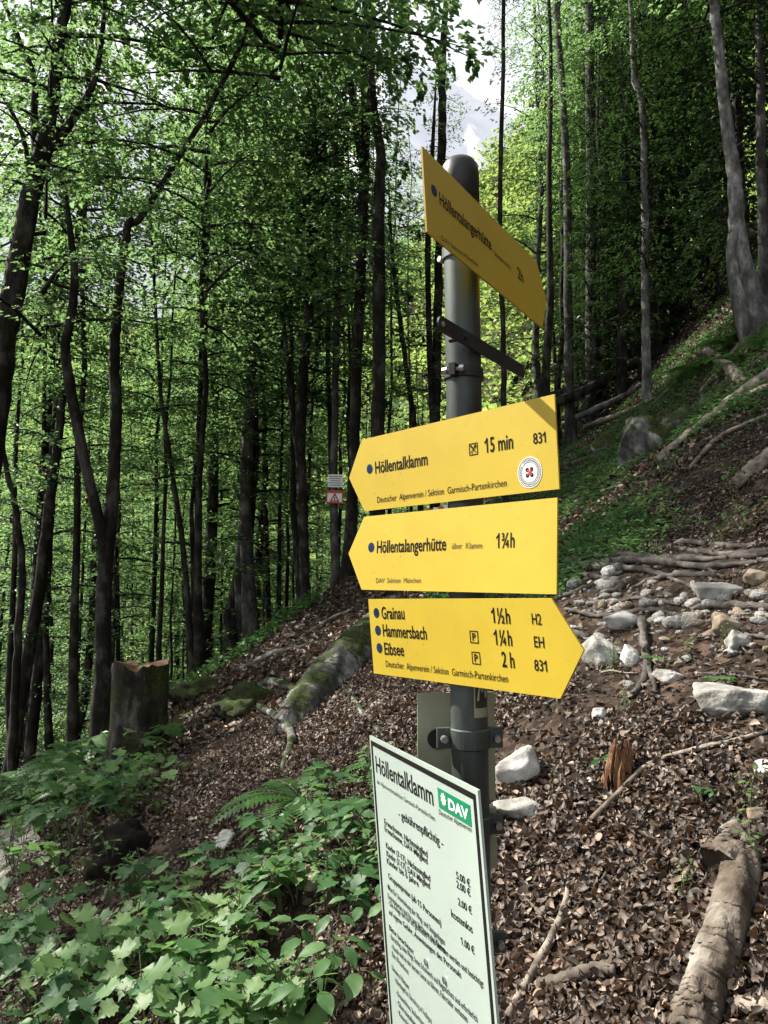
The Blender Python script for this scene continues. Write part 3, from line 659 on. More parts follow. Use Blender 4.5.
# --- sign 15 min
s1 = arrow_sign('trail_sign', (-.0719, 1.6457, .1422), (.6148, -.7887, -.0015), (-.0394, -.0326, .9987), .563, .0507, 'L', 'upper left-pointing yellow arrow sign with 15 min and a round white sticker')
dots(s1, [(369.7, 468.9)])
s1.text('Höllentalklamm', (375.5, 473.6), (427.8, 464.7), TH, heavy=.014)
s1.text('Deutscher  Alpenverein / Sektion  Garmisch-Partenkirchen', (377.5, 502.8), (506.9, 486.1), TS, 'small_lettering')
s1.text('15 min', (485, 452.9), (513.3, 448.3), .0250, heavy=.014)
s1.text('831', (533.5, 444.1), (546, 442.3), .0172, heavy=.008)
pbox(s1, [(469, 455.6), (478, 454), (478, 442.5), (469, 444)])
c = s1.loc(529.8, 472.4)
mb = MB(); mb.disc(c, .0258, .0002, .0006, n=40); rs = mb.build('round_sticker', M['white'], s1.root)
mb = MB()
for (r0, r1) in ((.0228, .0238), (.0166, .0174)):
    a = np.linspace(0, 2 * math.pi, 41)
    mb.add([(c[0] + r * math.cos(t), c[1] + r * math.sin(t), .0008) for r in (r0, r1) for t in a], [(k, k + 1, k + 42, k + 41) for k in range(40)])
for k in range(4):
    t = math.pi / 4 + k * math.pi / 2; mb.disc((c[0] + .0066 * math.cos(t), c[1] + .0066 * math.sin(t)), .0036, .0006, .0009, n=12)
for k in range(46):                                      # tiny lettering round the rim
    if 16 < k < 19: continue
    t = k / 46 * 2 * math.pi; d = np.array([math.cos(t), math.sin(t)])
    mb.box((c[0] + d[0] * .020, c[1] + d[1] * .020, .0007), (.0030, .0012, .0003), [np.array([*d, 0]), np.array([-d[1], d[0], 0]), np.array([0, 0, 1])])
mb.build('rings', M['ink'], rs)
mb = MB()
for sg in (1, -1): mb.box((c[0], c[1], .0010 + .0002 * sg), (.0125, .0026, .0003), [np.array([.7071, .7071 * sg, 0]), np.array([-.7071 * sg, .7071, 0]), np.array([0, 0, 1])])
mb.build('red_cross', M['red'], rs)
s1.finish(INK)
# --- sign 1 3/4 h
s2 = arrow_sign('trail_sign', (-.0772, 1.6278, -.0202), (.6204, -.7843, -.004), (.0327, .0208, .9992), .5518, .0505, 'L', 'middle left-pointing yellow arrow sign showing 1¾h and no sticker')
dots(s2, [(371.3, 547.3)])
s2.text('Höllentalangerhütte', (376.9, 552.9), (446.1, 550.1), TH, heavy=.014)
s2.text('über  Klamm', (452, 548.8), (482.2, 548.4), .0105, 'thin_lettering')
s2.text('1¾h', (496.1, 547.8), (514.6, 547.2), TH, heavy=.016)
s2.text('DAV  Sektion  München', (376.2, 582.8), (421, 582.8), .0095, 'thin_lettering')
s2.finish(INK)
# --- lowest sign, pointing right
s3 = arrow_sign('trail_sign', (-.0206, 1.5886, -.1891), (.5683, -.8225, .0231), (-.077, -.0253, .9967), .5544, .054, 'R', 'lowest yellow arrow sign, pointing right, with three place names and three blue dots')
dots(s3, [(376.5, 612.8), (378, 630.4), (379.5, 647.9)])
s3.text('Grainau', (382.1, 618.7), (404.9, 619.0), .0232, heavy=.014)
s3.text('Hammersbach', (383.4, 636), (427.2, 639.5), .0232, heavy=.014)
s3.text('Eibsee', (384.9, 654.4), (404.4, 655.9), .0232, heavy=.014)
s3.text('Deutscher  Alpenverein / Sektion  Garmisch-Partenkirchen', (386.2, 666.6), (508.5, 682.5), TS, 'small_lettering')
s3.text('1½h', (492, 622.4), (510.7, 623.7), TH, heavy=.016); s3.text('1¼h', (494.5, 644.4), (512.6, 645.8), TH, heavy=.016); s3.text('2 h', (502.5, 666.5), (515, 667.9), TH, heavy=.016)
s3.text('H2', (532.4, 624.1), (541.9, 624.9), .0168, heavy=.008); s3.text('EH', (534.7, 647.1), (544.7, 647.9), .0168, heavy=.008); s3.text('831', (534.9, 670.4), (547.4, 671.6), .0168, heavy=.008)
pbox(s3, [(470, 630.6), (478.3, 631), (478.3, 643.1), (470, 642.7)], 'P'); pbox(s3, [(472, 651.4), (480.4, 652), (480.4, 664.5), (472, 664)], 'P')
s3.finish(INK)
# --- white notice board
kk = .47 / .42
bd = Plate('notice_board', np.array([-.0255, 1.3774, -.2709]) * kk, (.3362, -.9414, .0272), (-.0747, .0022, .9972), 'white notice board with black border and green logo below the yellow signs', 'notice board')
W_, HB = .47, .72
mb = MB(); mb.box((W_ / 2, -HB / 2, -.002), (W_, HB, .004)); mb.build('panel', M['board'], bd.root)
mb = MB(); e = .0075; t_ = .0085
for (cx_, cy_, a, b_) in ((W_ / 2, -e - t_ / 2, W_ - 2 * e, t_), (W_ / 2, -HB + e + t_ / 2, W_ - 2 * e, t_), (e + t_ / 2, -HB / 2, t_, HB - 2 * e - 2 * t_), (W_ - e - t_ / 2, -HB / 2, t_, HB - 2 * e - 2 * t_)):
    mb.box((cx_, cy_, .0004), (a, b_, .0006))
mb.build('border', M['ink'], bd.root)
bt = lambda *a, **k: bd.text(*a, **k)
bt('Höllentalklamm', (376.6, 771.8), (433.9, 805.6), .030, heavy=.012)
bt('der Alpenvereinssektion Garmisch-Partenkirchen', (377.4, 783.2), (435.2, 821.1), .0078)
bt('- gebührenpflichtig -', (399, 817), (443.7, 848), .0145, heavy=.012)
bt('Erwachsene, Nichtmitglied', (384.7, 823.9), (427.9, 857.6), .0104, heavy=.014); bt('Erwachsene, DAV-Mitglied', (385, 830.8), (427.9, 864.5), .0104, heavy=.014)
bt('Kinder (7-17), Nichtmitglied', (386.3, 847.6), (430.6, 881.9), .0104, heavy=.014); bt('Kinder (7-17), DAV-Mitglied', (386.9, 855.8), (430.3, 889.3), .0104, heavy=.014); bt('Kinder bis 6 Jahre', (387.2, 863.1), (419, 887.2), .0104, heavy=.014)
bt('5.00 €', (456.7, 878.2), (470.7, 887.4), .0104, heavy=.014); bt('2.00 €', (457, 887.3), (470.9, 896.9), .0104, heavy=.014); bt('2.00 €', (458.5, 904.7), (472.3, 914.7), .0104, heavy=.014)
bt('kostenlos', (451.6, 916.5), (473.0, 933.5), .0115, heavy=.012); bt('1.00 €', (461.2, 943.5), (475.0, 954.8), .0104, heavy=.014)
bt('Gruppenpreise (ab 15 Personen)', (388.7, 878.2), (441.6, 926.5), .0104, heavy=.014)
lines = [('- Maut für Unterhaltung der Weg- und Steiganlagen', (386.9, 887.5), (445.2, 945.7)), ('  Eintrittskarten sind bis zum Verlassen der Klamm', (388.3, 898), (445.5, 953.5)), ('- Die Anlage darf nur bei geöffneten Toren betreten werden und besichtigt', (388.7, 904.5), (484, 988)), ('  auf eigene Gefahr, Anweisungen des Personals', (389.2, 913.5), (461.5, 978.5)),
         ('Bitte beachten:', (389.6, 929.5), (414.2, 955)), ('- Steinschlag, nasse Wege, festes Schuhwerk und Regenschutz sind erforderlich', (390.1, 937.8), (478, 1023)), ('- Hunde sind an der kurzen Leine zu führen, Fahrräder verboten', (391.4, 947.8), (468, 1023)), ('  Kein Winterdienst', (392.3, 956), (408.8, 975)),
         ('Unsere Hütten:', (392.3, 969.5), (409.6, 990.5)), ('- Höllentalangerhütte, Übernachtung und Verpflegung', (395, 981.5), (432, 1024)), ('- Kreuzeckhaus, Stuibenhütte', (396.4, 994), (425, 1028)), ('- Oberreintalhütte', (396.8, 1003.5), (418, 1030)), ('- Knorrhütte', (397.6, 1013), (413, 1033))]
for t, a, b_ in lines: bd.text(t, a, b_, .0098, heavy=.010)
q = [bd.loc(*c_) for c_ in ((437.9, 788.3), (470.7, 804.4), (439.2, 807.5), (471.3, 826.1))]
lx0, lx1 = (q[0][0] + q[2][0]) / 2, (q[1][0] + q[3][0]) / 2; ly1, ly0 = (q[0][1] + q[1][1]) / 2, (q[2][1] + q[3][1]) / 2
mb = MB(); mb.box(((lx0 + lx1) / 2, (ly0 + ly1) / 2, .0004), (lx1 - lx0, ly1 - ly0, .0006)); lg = mb.build('logo', M['green'], bd.root)
v, f = text_geo('DAV', .035); x0, x1 = v[:, 0].min(), v[:, 0].max(); lw, lh = lx1 - lx0, ly1 - ly0
mb = MB(); mb.add(np.column_stack([lx0 + lw * (.34 + .60 * (v[:, 0] - x0) / (x1 - x0)), ly0 + lh * (.24 + .5 * v[:, 1]), np.full(len(v), .0010)]), f)
cc_ = (lx0 + lw * .18, ly0 + lh * .55)
for k in range(9):
    t = k * 2 * math.pi / 9; d = np.array([math.cos(t), math.sin(t)]); nn = np.array([-d[1], d[0]]); a = np.array(cc_) + d * lh * .10
    mb.add([(*(a + d * x * lh + nn * y * lh), .0010) for x, y in ((0, -.03), (.12, -.075), (.26, 0), (.12, .075), (0, .03))], [(0, 1, 2, 3, 4)])
mb.disc(cc_, lh * .08, .0007, .0011, n=12)
mb.build('logo_lettering', M['white'], lg)
bt('Deutscher Alpenverein', (439.4, 814.0), (472.0, 832.4), .0078)
bd.finish(INK)
for c_ in ((426.5, 962), (445, 980)):
    c = bd.loc(*c_); mb = MB(); mb.disc(c, .0055, .0002, .003, n=14); mb.build('screw', M['bolt'], bd.root)
# the two brackets that carry the board
# --- pale plate seen from behind the pole
pp = Plate('metal_plate', at(417.5, 770, 1.515) + np.array([0, 0, -.06]), (1, .10, .0), (-.0, 0, 1), 'pale olive metal plate bolted behind the post under the yellow signs', 'metal plate')
mb = MB(); mb.prism([(0, 0), (.152, 0), (.152, .205), (0, .205)], -.003, 0); mb.build('panel', M['olive'], pp.root, bevel=.001)
mb = MB(); mb.disc((.040, .118), .021, .0004, .004, ry=.019); mb.build('washer', M['darksteel'], pp.root)
pp2 = Plate('wooden_slat', at(489, 862, 1.49), (1, .1, 0), (.0, 0, 1), 'narrow olive slat below the plate behind the post', 'slat')
mb = MB(); mb.box((.006, .045, 0), (.016, .11, .012)); mb.build('panel', M['olive'], pp2.root, bevel=.001)
# --- red and white tape far behind, glimpsed in the slit between the upper signs
ta, tb = at(428, 511, 9.0), at(449, 506, 9.0)
mb = MB()
for k in range(4):
    a, b_ = ta + (tb - ta) * k / 4, ta + (tb - ta) * (k + 1) / 4; mb.box((a + b_) / 2, (np.linalg.norm(b_ - a), .004, .04), None, k % 2)
tag(mb.build('barrier_tape', [M['tape'], M['white']]), 'strip of red and white barrier tape glimpsed between the upper two signs', 'tape')

# --- two small signs on the slender tree
def small_sign(px0, py0, px1, py1, label, red):
    Yd = SIGNTREE_Y - .12; o = at(px0, py1, Yd); wd = (px1 - px0) / F * Yd; hd = (py1 - py0) / F * Yd
    p = Plate('warning_sign' if red else 'small_sign', o, (1, .0, -.03), (0.03, 0, 1), label, 'small sign')
    mb = MB(); mb.box((wd / 2, hd / 2, -.002), (wd, hd, .004)); mb.build('panel', M['white'], p.root)
    mb = MB()
    if red:
        e = .022
        mb.box((wd / 2, hd - .025, .0006), (wd, .05, .0008))
        mb.box((wd / 2, e / 2, .0006), (wd, e, .0008)); mb.box((e / 2, hd / 2 - .01, .0006), (e, hd - .075, .0008)); mb.box((wd - e / 2, hd / 2 - .01, .0006), (e, hd - .075, .0008))
        tri = [np.array([wd * .27, hd * .17]), np.array([wd * .73, hd * .17]), np.array([wd * .5, hd * .72])]
        for k in range(3):
            a, b_ = tri[k], tri[(k + 1) % 3]; d = (b_ - a) / np.linalg.norm(b_ - a); mb.box((*((a + b_) / 2), .0011), (np.linalg.norm(b_ - a) + .02, .024, .0006), [np.array([*d, 0]), np.array([-d[1], d[0], 0]), np.array([0, 0, 1])])
        mb.build('warning_triangle', M['red'], p.root)
        mb = MB(); mb.box((wd / 2, hd * .36, .0012), (.018, .06, .0008)); mb.build('exclamation_mark', M['ink'], p.root)
    else:
        for k in range(5):
            y = hd * (.84 - .17 * k); mb.box((wd * (.5 - .04 * (k % 2)), y, .0006), (wd * (.84 - .1 * (k % 3)), .012, .0008))
        mb.build('lettering', M['galv'], p.root)
    return p
small_sign(327.5, 474, 343, 487, 'small white text sign, upper of the two nailed to the slender tree', False)
small_sign(326, 490, 343, 503, 'small warning sign with red bar and red triangle under the text sign', True)
# ------------------------------------------------------------------ logs, roots, stump, sticks
def G(px, py, dz=0):
    p = ground(px, py); return np.array([p[0], p[1], p[2] + dz])
def log(name, pts, mat_, label, cat, group=None, n=24, sides=14, rough=.10, seed=0, limbs=(), endmat=None, lift=.5, det=0):
    """pts: (px, py, width px) on the ground, or (px,py,width,Y) in the air"""
    w3, rd = [], []
    for p in pts:
        q = at(p[0], p[1], p[3]) if len(p) > 3 else ground(p[0], p[1])
        r_k = p[2] / 2 * q[1] / F
        if len(p) == 3: q = q + np.array([0, 0, r_k * lift])
        w3.append(q); rd.append(r_k)
    c = cat_rom(w3, n); r_ = np.interp(np.linspace(0, len(pts) - 1, n), range(len(pts)), rd)
    rr_ = np.random.default_rng(seed + int(abs(pts[0][0])))
    r_ = r_ * (1 + rr_.normal(0, rough * .5, n)); c = c + rr_.normal(0, 1, (n, 3)) * r_[:, None] * rough * .6
    base = c[0].copy(); mb = MB(); mb.tube(c, r_, sides, rough=0 if det else rough, seed=seed)
    if det:                                               # ridged, flaking bark
        V = mb.v[0].reshape(n, sides, 3); a = np.linspace(0, 2 * math.pi, sides, endpoint=False)[None]; s_ = np.linspace(0, n / sides * 3, n)[:, None]
        ca, sa = np.cos(a), np.sin(a); fl = vnoise(2.2 * ca + s_ * 1.3 + seed, 2.2 * sa + s_ * .9, 31)
        k = .10 * vnoise(1.2 * ca + s_ * .6, 1.2 * sa + 7 + s_ * .5, 30) + .11 * (fl > .08) * det + .05 * vnoise(7 * ca + s_ * 1.1, 7 * sa + s_, 32) + .04 * vnoise(16 * ca + s_ * 2.5, 16 * sa - s_ * 2, 33)
        V += (V - c[:, None]) * k[..., None]
    o = mb.build(name, M[mat_], None, base, smooth=True); tag(o, label, cat, group)
    if endmat:
        t = c[0] - c[1]; t /= np.linalg.norm(t); mb = MB(); mb.tube([c[0] + t * .001, c[0] + t * .006], r_[0] * .9, sides); mb.build('cut_end', M[endmat], o, base)
    for lb in limbs:
        q = [at(p[0], p[1], p[3]) if len(p) > 3 else ground(p[0], p[1]) + np.array([0, 0, p[2] / 2 * 6 / F]) for p in lb]
        rl = [p[2] / 2 * q_[1] / F for p, q_ in zip(lb, q)]
        m_ = 12; mb = MB(); mb.tube(cat_rom(q, m_), np.interp(np.linspace(0, len(lb) - 1, m_), range(len(lb)), rl), 7, rough=.08); mb.build('branch', M[mat_], o, base, smooth=True)
    return o
log('log', [(657, 464, 10), (700, 432, 12), (735, 404, 14), (790, 366, 15)], 'deadwood', 'long bleached dead log lying diagonally down the upper right slope', 'log', endmat='cutwood', lift=.7)
log('dead_branch', [(706, 354, 8), (722, 366, 11), (733, 376, 12), (744, 388, 10)], 'deadwood', 'pale crooked broken branch lying above the long bleached log', 'branch', rough=.2, lift=.9)
log('log', [(738, 489, 15), (755, 474, 17), (800, 440, 18)], 'deadwood', 'short log with dark cut end at the right edge of the slope', 'log', endmat='blackwood_void', lift=.7)
log('log', [(690, 1060, 42), (703, 1010, 40), (722, 955, 37), (738, 900, 34), (745, 862, 32)], 'bark_log', 'thick peeling log with broken top in the lower right corner', 'log', rough=.02, n=120, sides=54, lift=.75, det=1)
for pts_, lb_ in (([(560, 470, 4), (600, 455, 5), (640, 420, 5), (690, 372, 4)], 'thin grey dead branch lying beside the mossy boulder'), ([(690, 470, 4), (720, 440, 5), (768, 418, 5)], 'thin dead branch below the long bleached log'), ([(585, 430, 5), (620, 418, 6), (655, 402, 5)], 'short dark log above the smaller mossy boulder'), ([(700, 395, 4), (730, 360, 5), (752, 330, 4)], 'thin dead branch pointing up to the pale beech'), ([(575, 505, 4), (615, 490, 4), (660, 482, 3)], 'thin branch in the herbs right of the upper sign'), ([(745, 400, 6), (768, 392, 8), (790, 388, 8)], 'pale broken branch at the right edge near the bleached log')):
    log('dead_branch', pts_, 'deadwood' if len(pts_) % 2 else 'clay', lb_, 'branch', rough=.12, lift=1.3, seed=len(lb_))
o = log('log', [(722, 885, 42), (742, 858, 36), (762, 846, 24)], 'bark_log', 'splintered brown stub at the upper end of the lower right log', 'log', rough=.03, n=60, sides=40, lift=.8, det=1.5)
log('log', [(735, 1008, 14), (768, 1012, 16), (800, 1014, 16)], 'deadwood', 'small grey log at the bottom right edge', 'log', lift=.6)
log('log', [(280, 738, 20), (296, 722, 36), (322, 695, 44), (348, 669, 47), (376, 644, 46), (404, 622, 44)], 'bark_moss', 'thick mossy grey log rising behind the lowest yellow sign', 'log', rough=.02, n=120, sides=54, lift=.35, det=.6)
log('fallen_trunk', [(545, 398, 9, 17.5), (600, 380, 9, 17.8), (650, 338, 9, 18), (700, 288, 8, 18.4), (724, 262, 7, 18.6)], 'bark', 'upper of two dark fallen trunks leaning across the right slope', 'fallen tree', lift=.6)
log('fallen_trunk', [(548, 406, 10, 16.5), (590, 388, 10, 16.6), (640, 360, 10, 16.8), (690, 340, 9, 17)], 'bark', 'lower of two dark fallen trunks leaning across the right slope', 'fallen tree', lift=.6)
log('fallen_trunk', [(575, 418, 6, 15.5), (625, 395, 6, 15.8), (660, 372, 5, 16), (700, 352, 5, 16.2)], 'bark_grey', 'thin fallen stem under the two dark fallen trunks', 'fallen tree', lift=.6)
log('stick', [(508, 1024, 9), (535, 975, 9), (556, 935, 8), (566, 905, 6), (569, 880, 4)], 'deadwood', 'bent pale stick lying in the dead leaves beside the board', 'stick', lift=1.4, rough=.05)
log('stick', [(540, 992, 12), (570, 984, 13), (598, 976, 13), (616, 976, 10)], 'clay', 'short dark stick lying flat near the bottom of the leaf slope', 'stick', lift=1.0)
log('stick', [(592, 824, 6), (620, 797, 6), (650, 768, 5), (700, 752, 5), (740, 742, 4), (780, 730, 4)], 'deadwood', 'long thin forked branch lying below the path on the right', 'stick', lift=1.6, rough=.05, limbs=[[(650, 768, 4), (680, 778, 3), (712, 780, 2)]])
log('stick', [(517, 893, 5), (530, 905, 5), (543, 919, 4)], 'deadwood', 'tiny pale twig right of the white board', 'stick', lift=1.2)
log('stick', [(300, 640, 3), (330, 622, 4), (352, 612, 3)], 'deadwood', 'thin twig on the litter slope left of the signs', 'stick', lift=1.4)
log('stick', [(694, 870, 4), (705, 885, 4), (725, 893, 3)], 'clay', 'thin twig left of the broken lower right log', 'stick', lift=1.4)
log('log', [(-30, 893, 8), (0, 891, 9), (22, 885, 8)], 'bark_grey', 'low grey log edging the gravel path at the left', 'log', lift=.8)
# roots across the path on the right
RL = 'dark tree root snaking across the stony path on the right'
roots = [[(548, 572, 7), (600, 566, 8), (650, 564, 9), (700, 570, 8), (740, 567, 6), (790, 560, 5)], [(548, 582, 5), (590, 578, 6), (622, 588, 6), (600, 596, 5)], [(560, 562, 5), (620, 558, 6), (690, 562, 7), (768, 557, 6)],
         [(630, 592, 5), (660, 580, 6), (700, 577, 6), (730, 580, 5)], [(690, 612, 6), (720, 608, 8), (768, 610, 8), (800, 612, 8)], [(590, 640, 5), (560, 632, 6), (540, 640, 6)], [(715, 622, 6), (730, 640, 4), (742, 655, 3)],
         [(556, 600, 4), (585, 590, 5), (620, 575, 5), (660, 556, 4)], [(690, 674, 2), (730, 676, 3), (790, 684, 3)], [(640, 560, 5), (680, 545, 6), (730, 548, 6), (790, 545, 5)], [(560, 588, 3), (600, 604, 4), (640, 600, 4), (680, 606, 3)], [(556, 576, 6), (590, 570, 7), (640, 572, 7), (670, 580, 5), (700, 592, 4)], [(600, 552, 5), (660, 549, 6), (720, 556, 6), (780, 552, 6)], [(565, 610, 4), (600, 618, 5), (650, 612, 5), (690, 620, 4)], [(690, 640, 3), (730, 636, 4), (790, 642, 5)]]
for rt in roots: log('tree_root', rt, 'rootbark', RL, 'root', 'roots across the path', n=26, sides=8, rough=.25, lift=.9, seed=len(rt))
log('tree_root', [(642, 625, 9), (645, 650, 8), (648, 670, 8), (640, 690, 7), (622, 706, 4)], 'rootbark', 'short upright grey root hanging down between pale stones on the path', 'root', rough=.25, lift=1.0, limbs=[[(648, 672, 6), (655, 690, 5), (652, 706, 3)]])
for rt in ([(250, 700, 9), (268, 688, 10), (290, 690, 8), (300, 700, 6)], [(230, 702, 6), (262, 712, 8), (290, 735, 9), (282, 775, 6)], [(345, 690, 6), (360, 712, 6), (380, 735, 5)], [(240, 672, 5), (275, 655, 6), (300, 650, 5), (330, 640, 3)]):
    log('tree_root', rt, 'bark_moss', 'mossy root around the dark hollow under the thick mossy log', 'root', 'roots around the hollow', n=20, sides=8, rough=.2, lift=1.0)
r_ = np.random.default_rng(91)
for k in range(70):
    px, py = r_.uniform(505, 775), r_.uniform(640, 1015); a = r_.uniform(0, 3.14); ln = r_.uniform(10, 42); pts = []
    for t in (-.5, -.15, .2, .5): pts.append((px + math.cos(a) * ln * t + r_.normal(0, 1.2), py + math.sin(a) * ln * t * .6 + r_.normal(0, 1.2), r_.uniform(1.0, 2.6) * (1 - .5 * t)))
    log('twig', pts, 'clay' if k % 3 else 'deadwood', 'thin dead twig strewn on the leaves of the right slope', 'twig', 'twigs on the slope', n=8, sides=5, rough=.1, lift=2.5, seed=k)
# dark hollow mouth under the mossy log: overhanging clods of black earth
def clod(name, c, size, label, cat, mat_, seed=0, group=None, k=.25, sub=4, flat=0, planes=0, rz=0):
    import bmesh
    bm = bmesh.new(); bmesh.ops.create_icosphere(bm, subdivisions=sub, radius=1)
    v = np.array([q.co[:] for q in bm.verts]); f = [tuple(q.index for q in p.verts) for p in bm.faces]; bm.free()
    r_ = np.random.default_rng(seed)
    rr_ = np.ones(len(v))
    if planes:
        nn = r_.normal(size=(planes, 3)); nn /= np.linalg.norm(nn, axis=1)[:, None]; hh = r_.uniform(.6, 1.0, planes)
        dd = v @ nn.T; rr_ = np.min(np.where(dd > .05, hh / np.maximum(dd, .05), 9), axis=1); rr_ = np.minimum(rr_, 1.25)
    nz = vnoise(v[:, 0] * 2 + seed, v[:, 1] * 2 + v[:, 2] * 1.7, 4) + .5 * vnoise(v[:, 0] * 5 + seed, v[:, 1] * 5 - v[:, 2] * 4, 5) + .25 * vnoise(v[:, 0] * 12, v[:, 1] * 12 + v[:, 2] * 10 + seed, 6)
    v = v * (rr_ * (1 + k * nz))[:, None] * np.asarray(size) / 2
    ca, sa = math.cos(rz), math.sin(rz); v = v @ np.array([[ca, sa, 0], [-sa, ca, 0], [0, 0, 1]])
    mb = MB(); mb.add(v, f); base = np.asarray(c, float)
    o = mb.build(name, M[mat_], None, (0, 0, 0), smooth=True); o.location = base
    if cat: tag(o, label, cat, group)
    return o
q = G(245, 715); clod('earth_clod', q + [.0, .15, .05], (.75, .5, .36), 'dark overhanging earth clod left of the mossy log root', 'earth clod', 'bark_stump', 3, k=.7)
q = G(205, 690); clod('earth_clod', q + [0, .1, -.05], (.9, .6, .30), 'dark earth hump right of the tall cut stump', 'earth clod', 'bark_stump', 5, k=.7)
q = G(105, 845); 
def stump(px, pyt, pyb, wpx, label, mat_, topmat, seed, Yd=None, ragged=.03, rootn=4, name='tree_stump'):
    b_ = ground(px, pyb); Y = b_[1]; tp = at(px, pyt, Y); r = wpx / 2 * Y / F; r_ = np.random.default_rng(seed)
    root = thing(name, b_, label, 'stump'); n = 28; a = np.linspace(0, 2 * math.pi, n, endpoint=False)
    prof = 1 + .10 * np.sin(3 * a + r_.uniform(0, 6)) + .06 * np.sin(7 * a + r_.uniform(0, 6)) + r_.normal(0, .03, n); v = []; lev = np.linspace(-.25, 1, 11)
    hgt = tp[2] - b_[2]
    for k, t in enumerate(lev):
        fl = 1 + .45 * max(0, .45 - t) ** 1.3 * (1 + .6 * np.sin(5 * a + seed)); rr_ = r * prof * fl * (1 + r_.normal(0, .02, n))
        zz_ = hgt * t + (ragged * r_.normal(0, 1, n) + .5 * ragged * np.sin(2 * a) if k == 10 else 0)
        v += [(x, y, z) for x, y, z in zip(rr_ * np.cos(a), rr_ * np.sin(a), np.broadcast_to(zz_, (n,)))]
    f = [(k * n + j, k * n + (j + 1) % n, (k + 1) * n + (j + 1) % n, (k + 1) * n + j) for k in range(10) for j in range(n)]
    mb = MB(); mb.add(v, f); mb.build('bark', M[mat_], root, smooth=True)
    top = np.array(v[10 * n:]); mb = MB(); cen = top.mean(0) - [0, 0, ragged]
    ring = cen + (top - cen) * .55 + np.random.default_rng(seed).normal(0, ragged * .5, (n, 3)) * [0, 0, 1]
    mb.add(np.vstack([top * [.985, .985, 1], ring, cen]), [(j, (j + 1) % n, n + (j + 1) % n, n + j) for j in range(n)] + [(n + j, n + (j + 1) % n, 2 * n) for j in range(n)])
    mb.build('cut_face', M[topmat], root)
    return root
stump(136, 664, 765, 54, 'tall cut tree stump with moss and a ragged orange brown top left of the slope', 'bark_stump', 'cutwood', 11, ragged=.022)
q = G(106, 888); clod('rotten_stump_or_void', q + [.0, .34, -.03], (.50, .6, .56), 'low black lump standing in for a deeply shaded void among the seedlings', 'stump', 'blackwood_void', 9, k=.4)  # lump added for a dark void, its shade put into the black colour
# rotten orange snag on the right
b_ = ground(622, 782); root = thing('rotten_stump_or_void', b_, 'small splintered orange brown rotten stump in the dead leaves', 'stump'); r_ = np.random.default_rng(8)
for k in range(15):
    a = k * .42; rr_ = .05 if k < 12 else .02; hgt = (.10 + .13 * abs(math.sin(k * 1.3 + .6))); p0 = np.array([rr_ * math.cos(a), rr_ * math.sin(a) * .7, -.06])
    mb = MB(); mb.tube([p0, p0 + [.01 * r_.normal(), 0, hgt * .5], p0 + [.02 * r_.normal(), 0.01, hgt]], [.026, .022, .006], 7, rough=.35, seed=k); mb.build('splinter', M['rotten' if k % 3 else 'blackwood_void'], root)

# ------------------------------------------------------------------ stones
def stone_at(px, py, wpx, asp, label, mat_='stone', seed=0, group=None, sink=.3, depth=.9, rz=0, planes=16, k=.12, sub=4, name='stone'):
    g_ = ground(px, py); s_ = wpx * g_[1] / F; hz = s_ * asp
    return clod(name, g_ + np.array([0, s_ * .2, hz * (.5 - sink)]), (s_ * 1.1, s_ * depth, hz * 1.15), label, 'stone' if name == 'stone' else 'boulder', mat_, seed, group, k, sub, planes=planes, rz=rz)
stone_at(527, 782, 46, .72, 'bright white pointed stone right of the post', 'white_stone', 21, rz=.3, sink=.2)
stone_at(524, 816, 50, .42, 'flat cream stone below the bright white pointed stone', 'stone', 22, rz=-.2)
stone_at(742, 712, 78, .52, 'big flat limestone slab at the right edge of the path', 'stone', 23, sink=.35, depth=1.0, name='boulder', sub=5)
stone_at(604, 664, 38, .85, 'grey angular stone at the tip of the lowest arrow sign', 'stone', 24, sink=.3)
stone_at(631, 662, 22, 1.1, 'white upright stone leaning by the hanging root', 'white_stone', 25)
stone_at(671, 680, 28, .42, 'flat grey stone just above the path edge', 'stone', 26)
stone_at(730, 635, 32, .7, 'rounded tan stone under the big root on the right', 'tan_stone', 27)
stone_at(738, 648, 26, .9, 'rounded grey stone below the tan stone on the path', 'stone', 28)
stone_at(758, 582, 30, .7, 'warm cream stone beside the roots at the right edge', 'tan_stone', 29)
stone_at(722, 598, 48, .5, 'broad grey stone in the bed of pale stones on the path', 'stone', 30)
stone_at(625, 625, 36, .5, 'whitish broad stone at the left of the stone bed', 'white_stone', 31)
stone_at(765, 772, 18, .7, 'cream stone at the right edge below the slab', 'white_stone', 32)
stone_at(764, 820, 24, .7, 'pale tan stone at the right edge above the broken log', 'tan_stone', 33)
stone_at(600, 720, 18, .9, 'thin white stone standing in the leaves below the lowest sign', 'white_stone', 34)
stone_at(590, 788, 12, 1.2, 'small white chip left of the rotten stump', 'white_stone', 35)
stone_at(225, 850, 26, .7, 'bright white stone among the dead leaves left of the board', 'white_stone', 36)
stone_at(315, 885, 30, .7, 'tan rounded stone among the seedlings near the board', 'tan_stone', 37)
stone_at(178, 700, 11, 1.3, 'small white stone beside the cut stump', 'white_stone', 38)
stone_at(648, 456, 62, .78, 'large mossy boulder below the thin pale stem', 'moss_stone', 40, sink=.30, name='boulder', sub=5, k=.25)
stone_at(608, 450, 36, .75, 'smaller mossy boulder with a pale face left of the large one', 'moss_stone', 41, sink=.3, name='boulder', sub=5, k=.25)
stone_at(686, 424, 40, .7, 'mossy hummock rock right of the large boulder', 'moss_stone', 42, sink=.35, name='boulder', k=.25)
stone_at(272, 628, 46, .5, 'dark mossy rock on the crest left of the signs', 'moss_stone', 43, sink=.35, name='boulder', k=.2)
r_ = np.random.default_rng(77)
protos = []
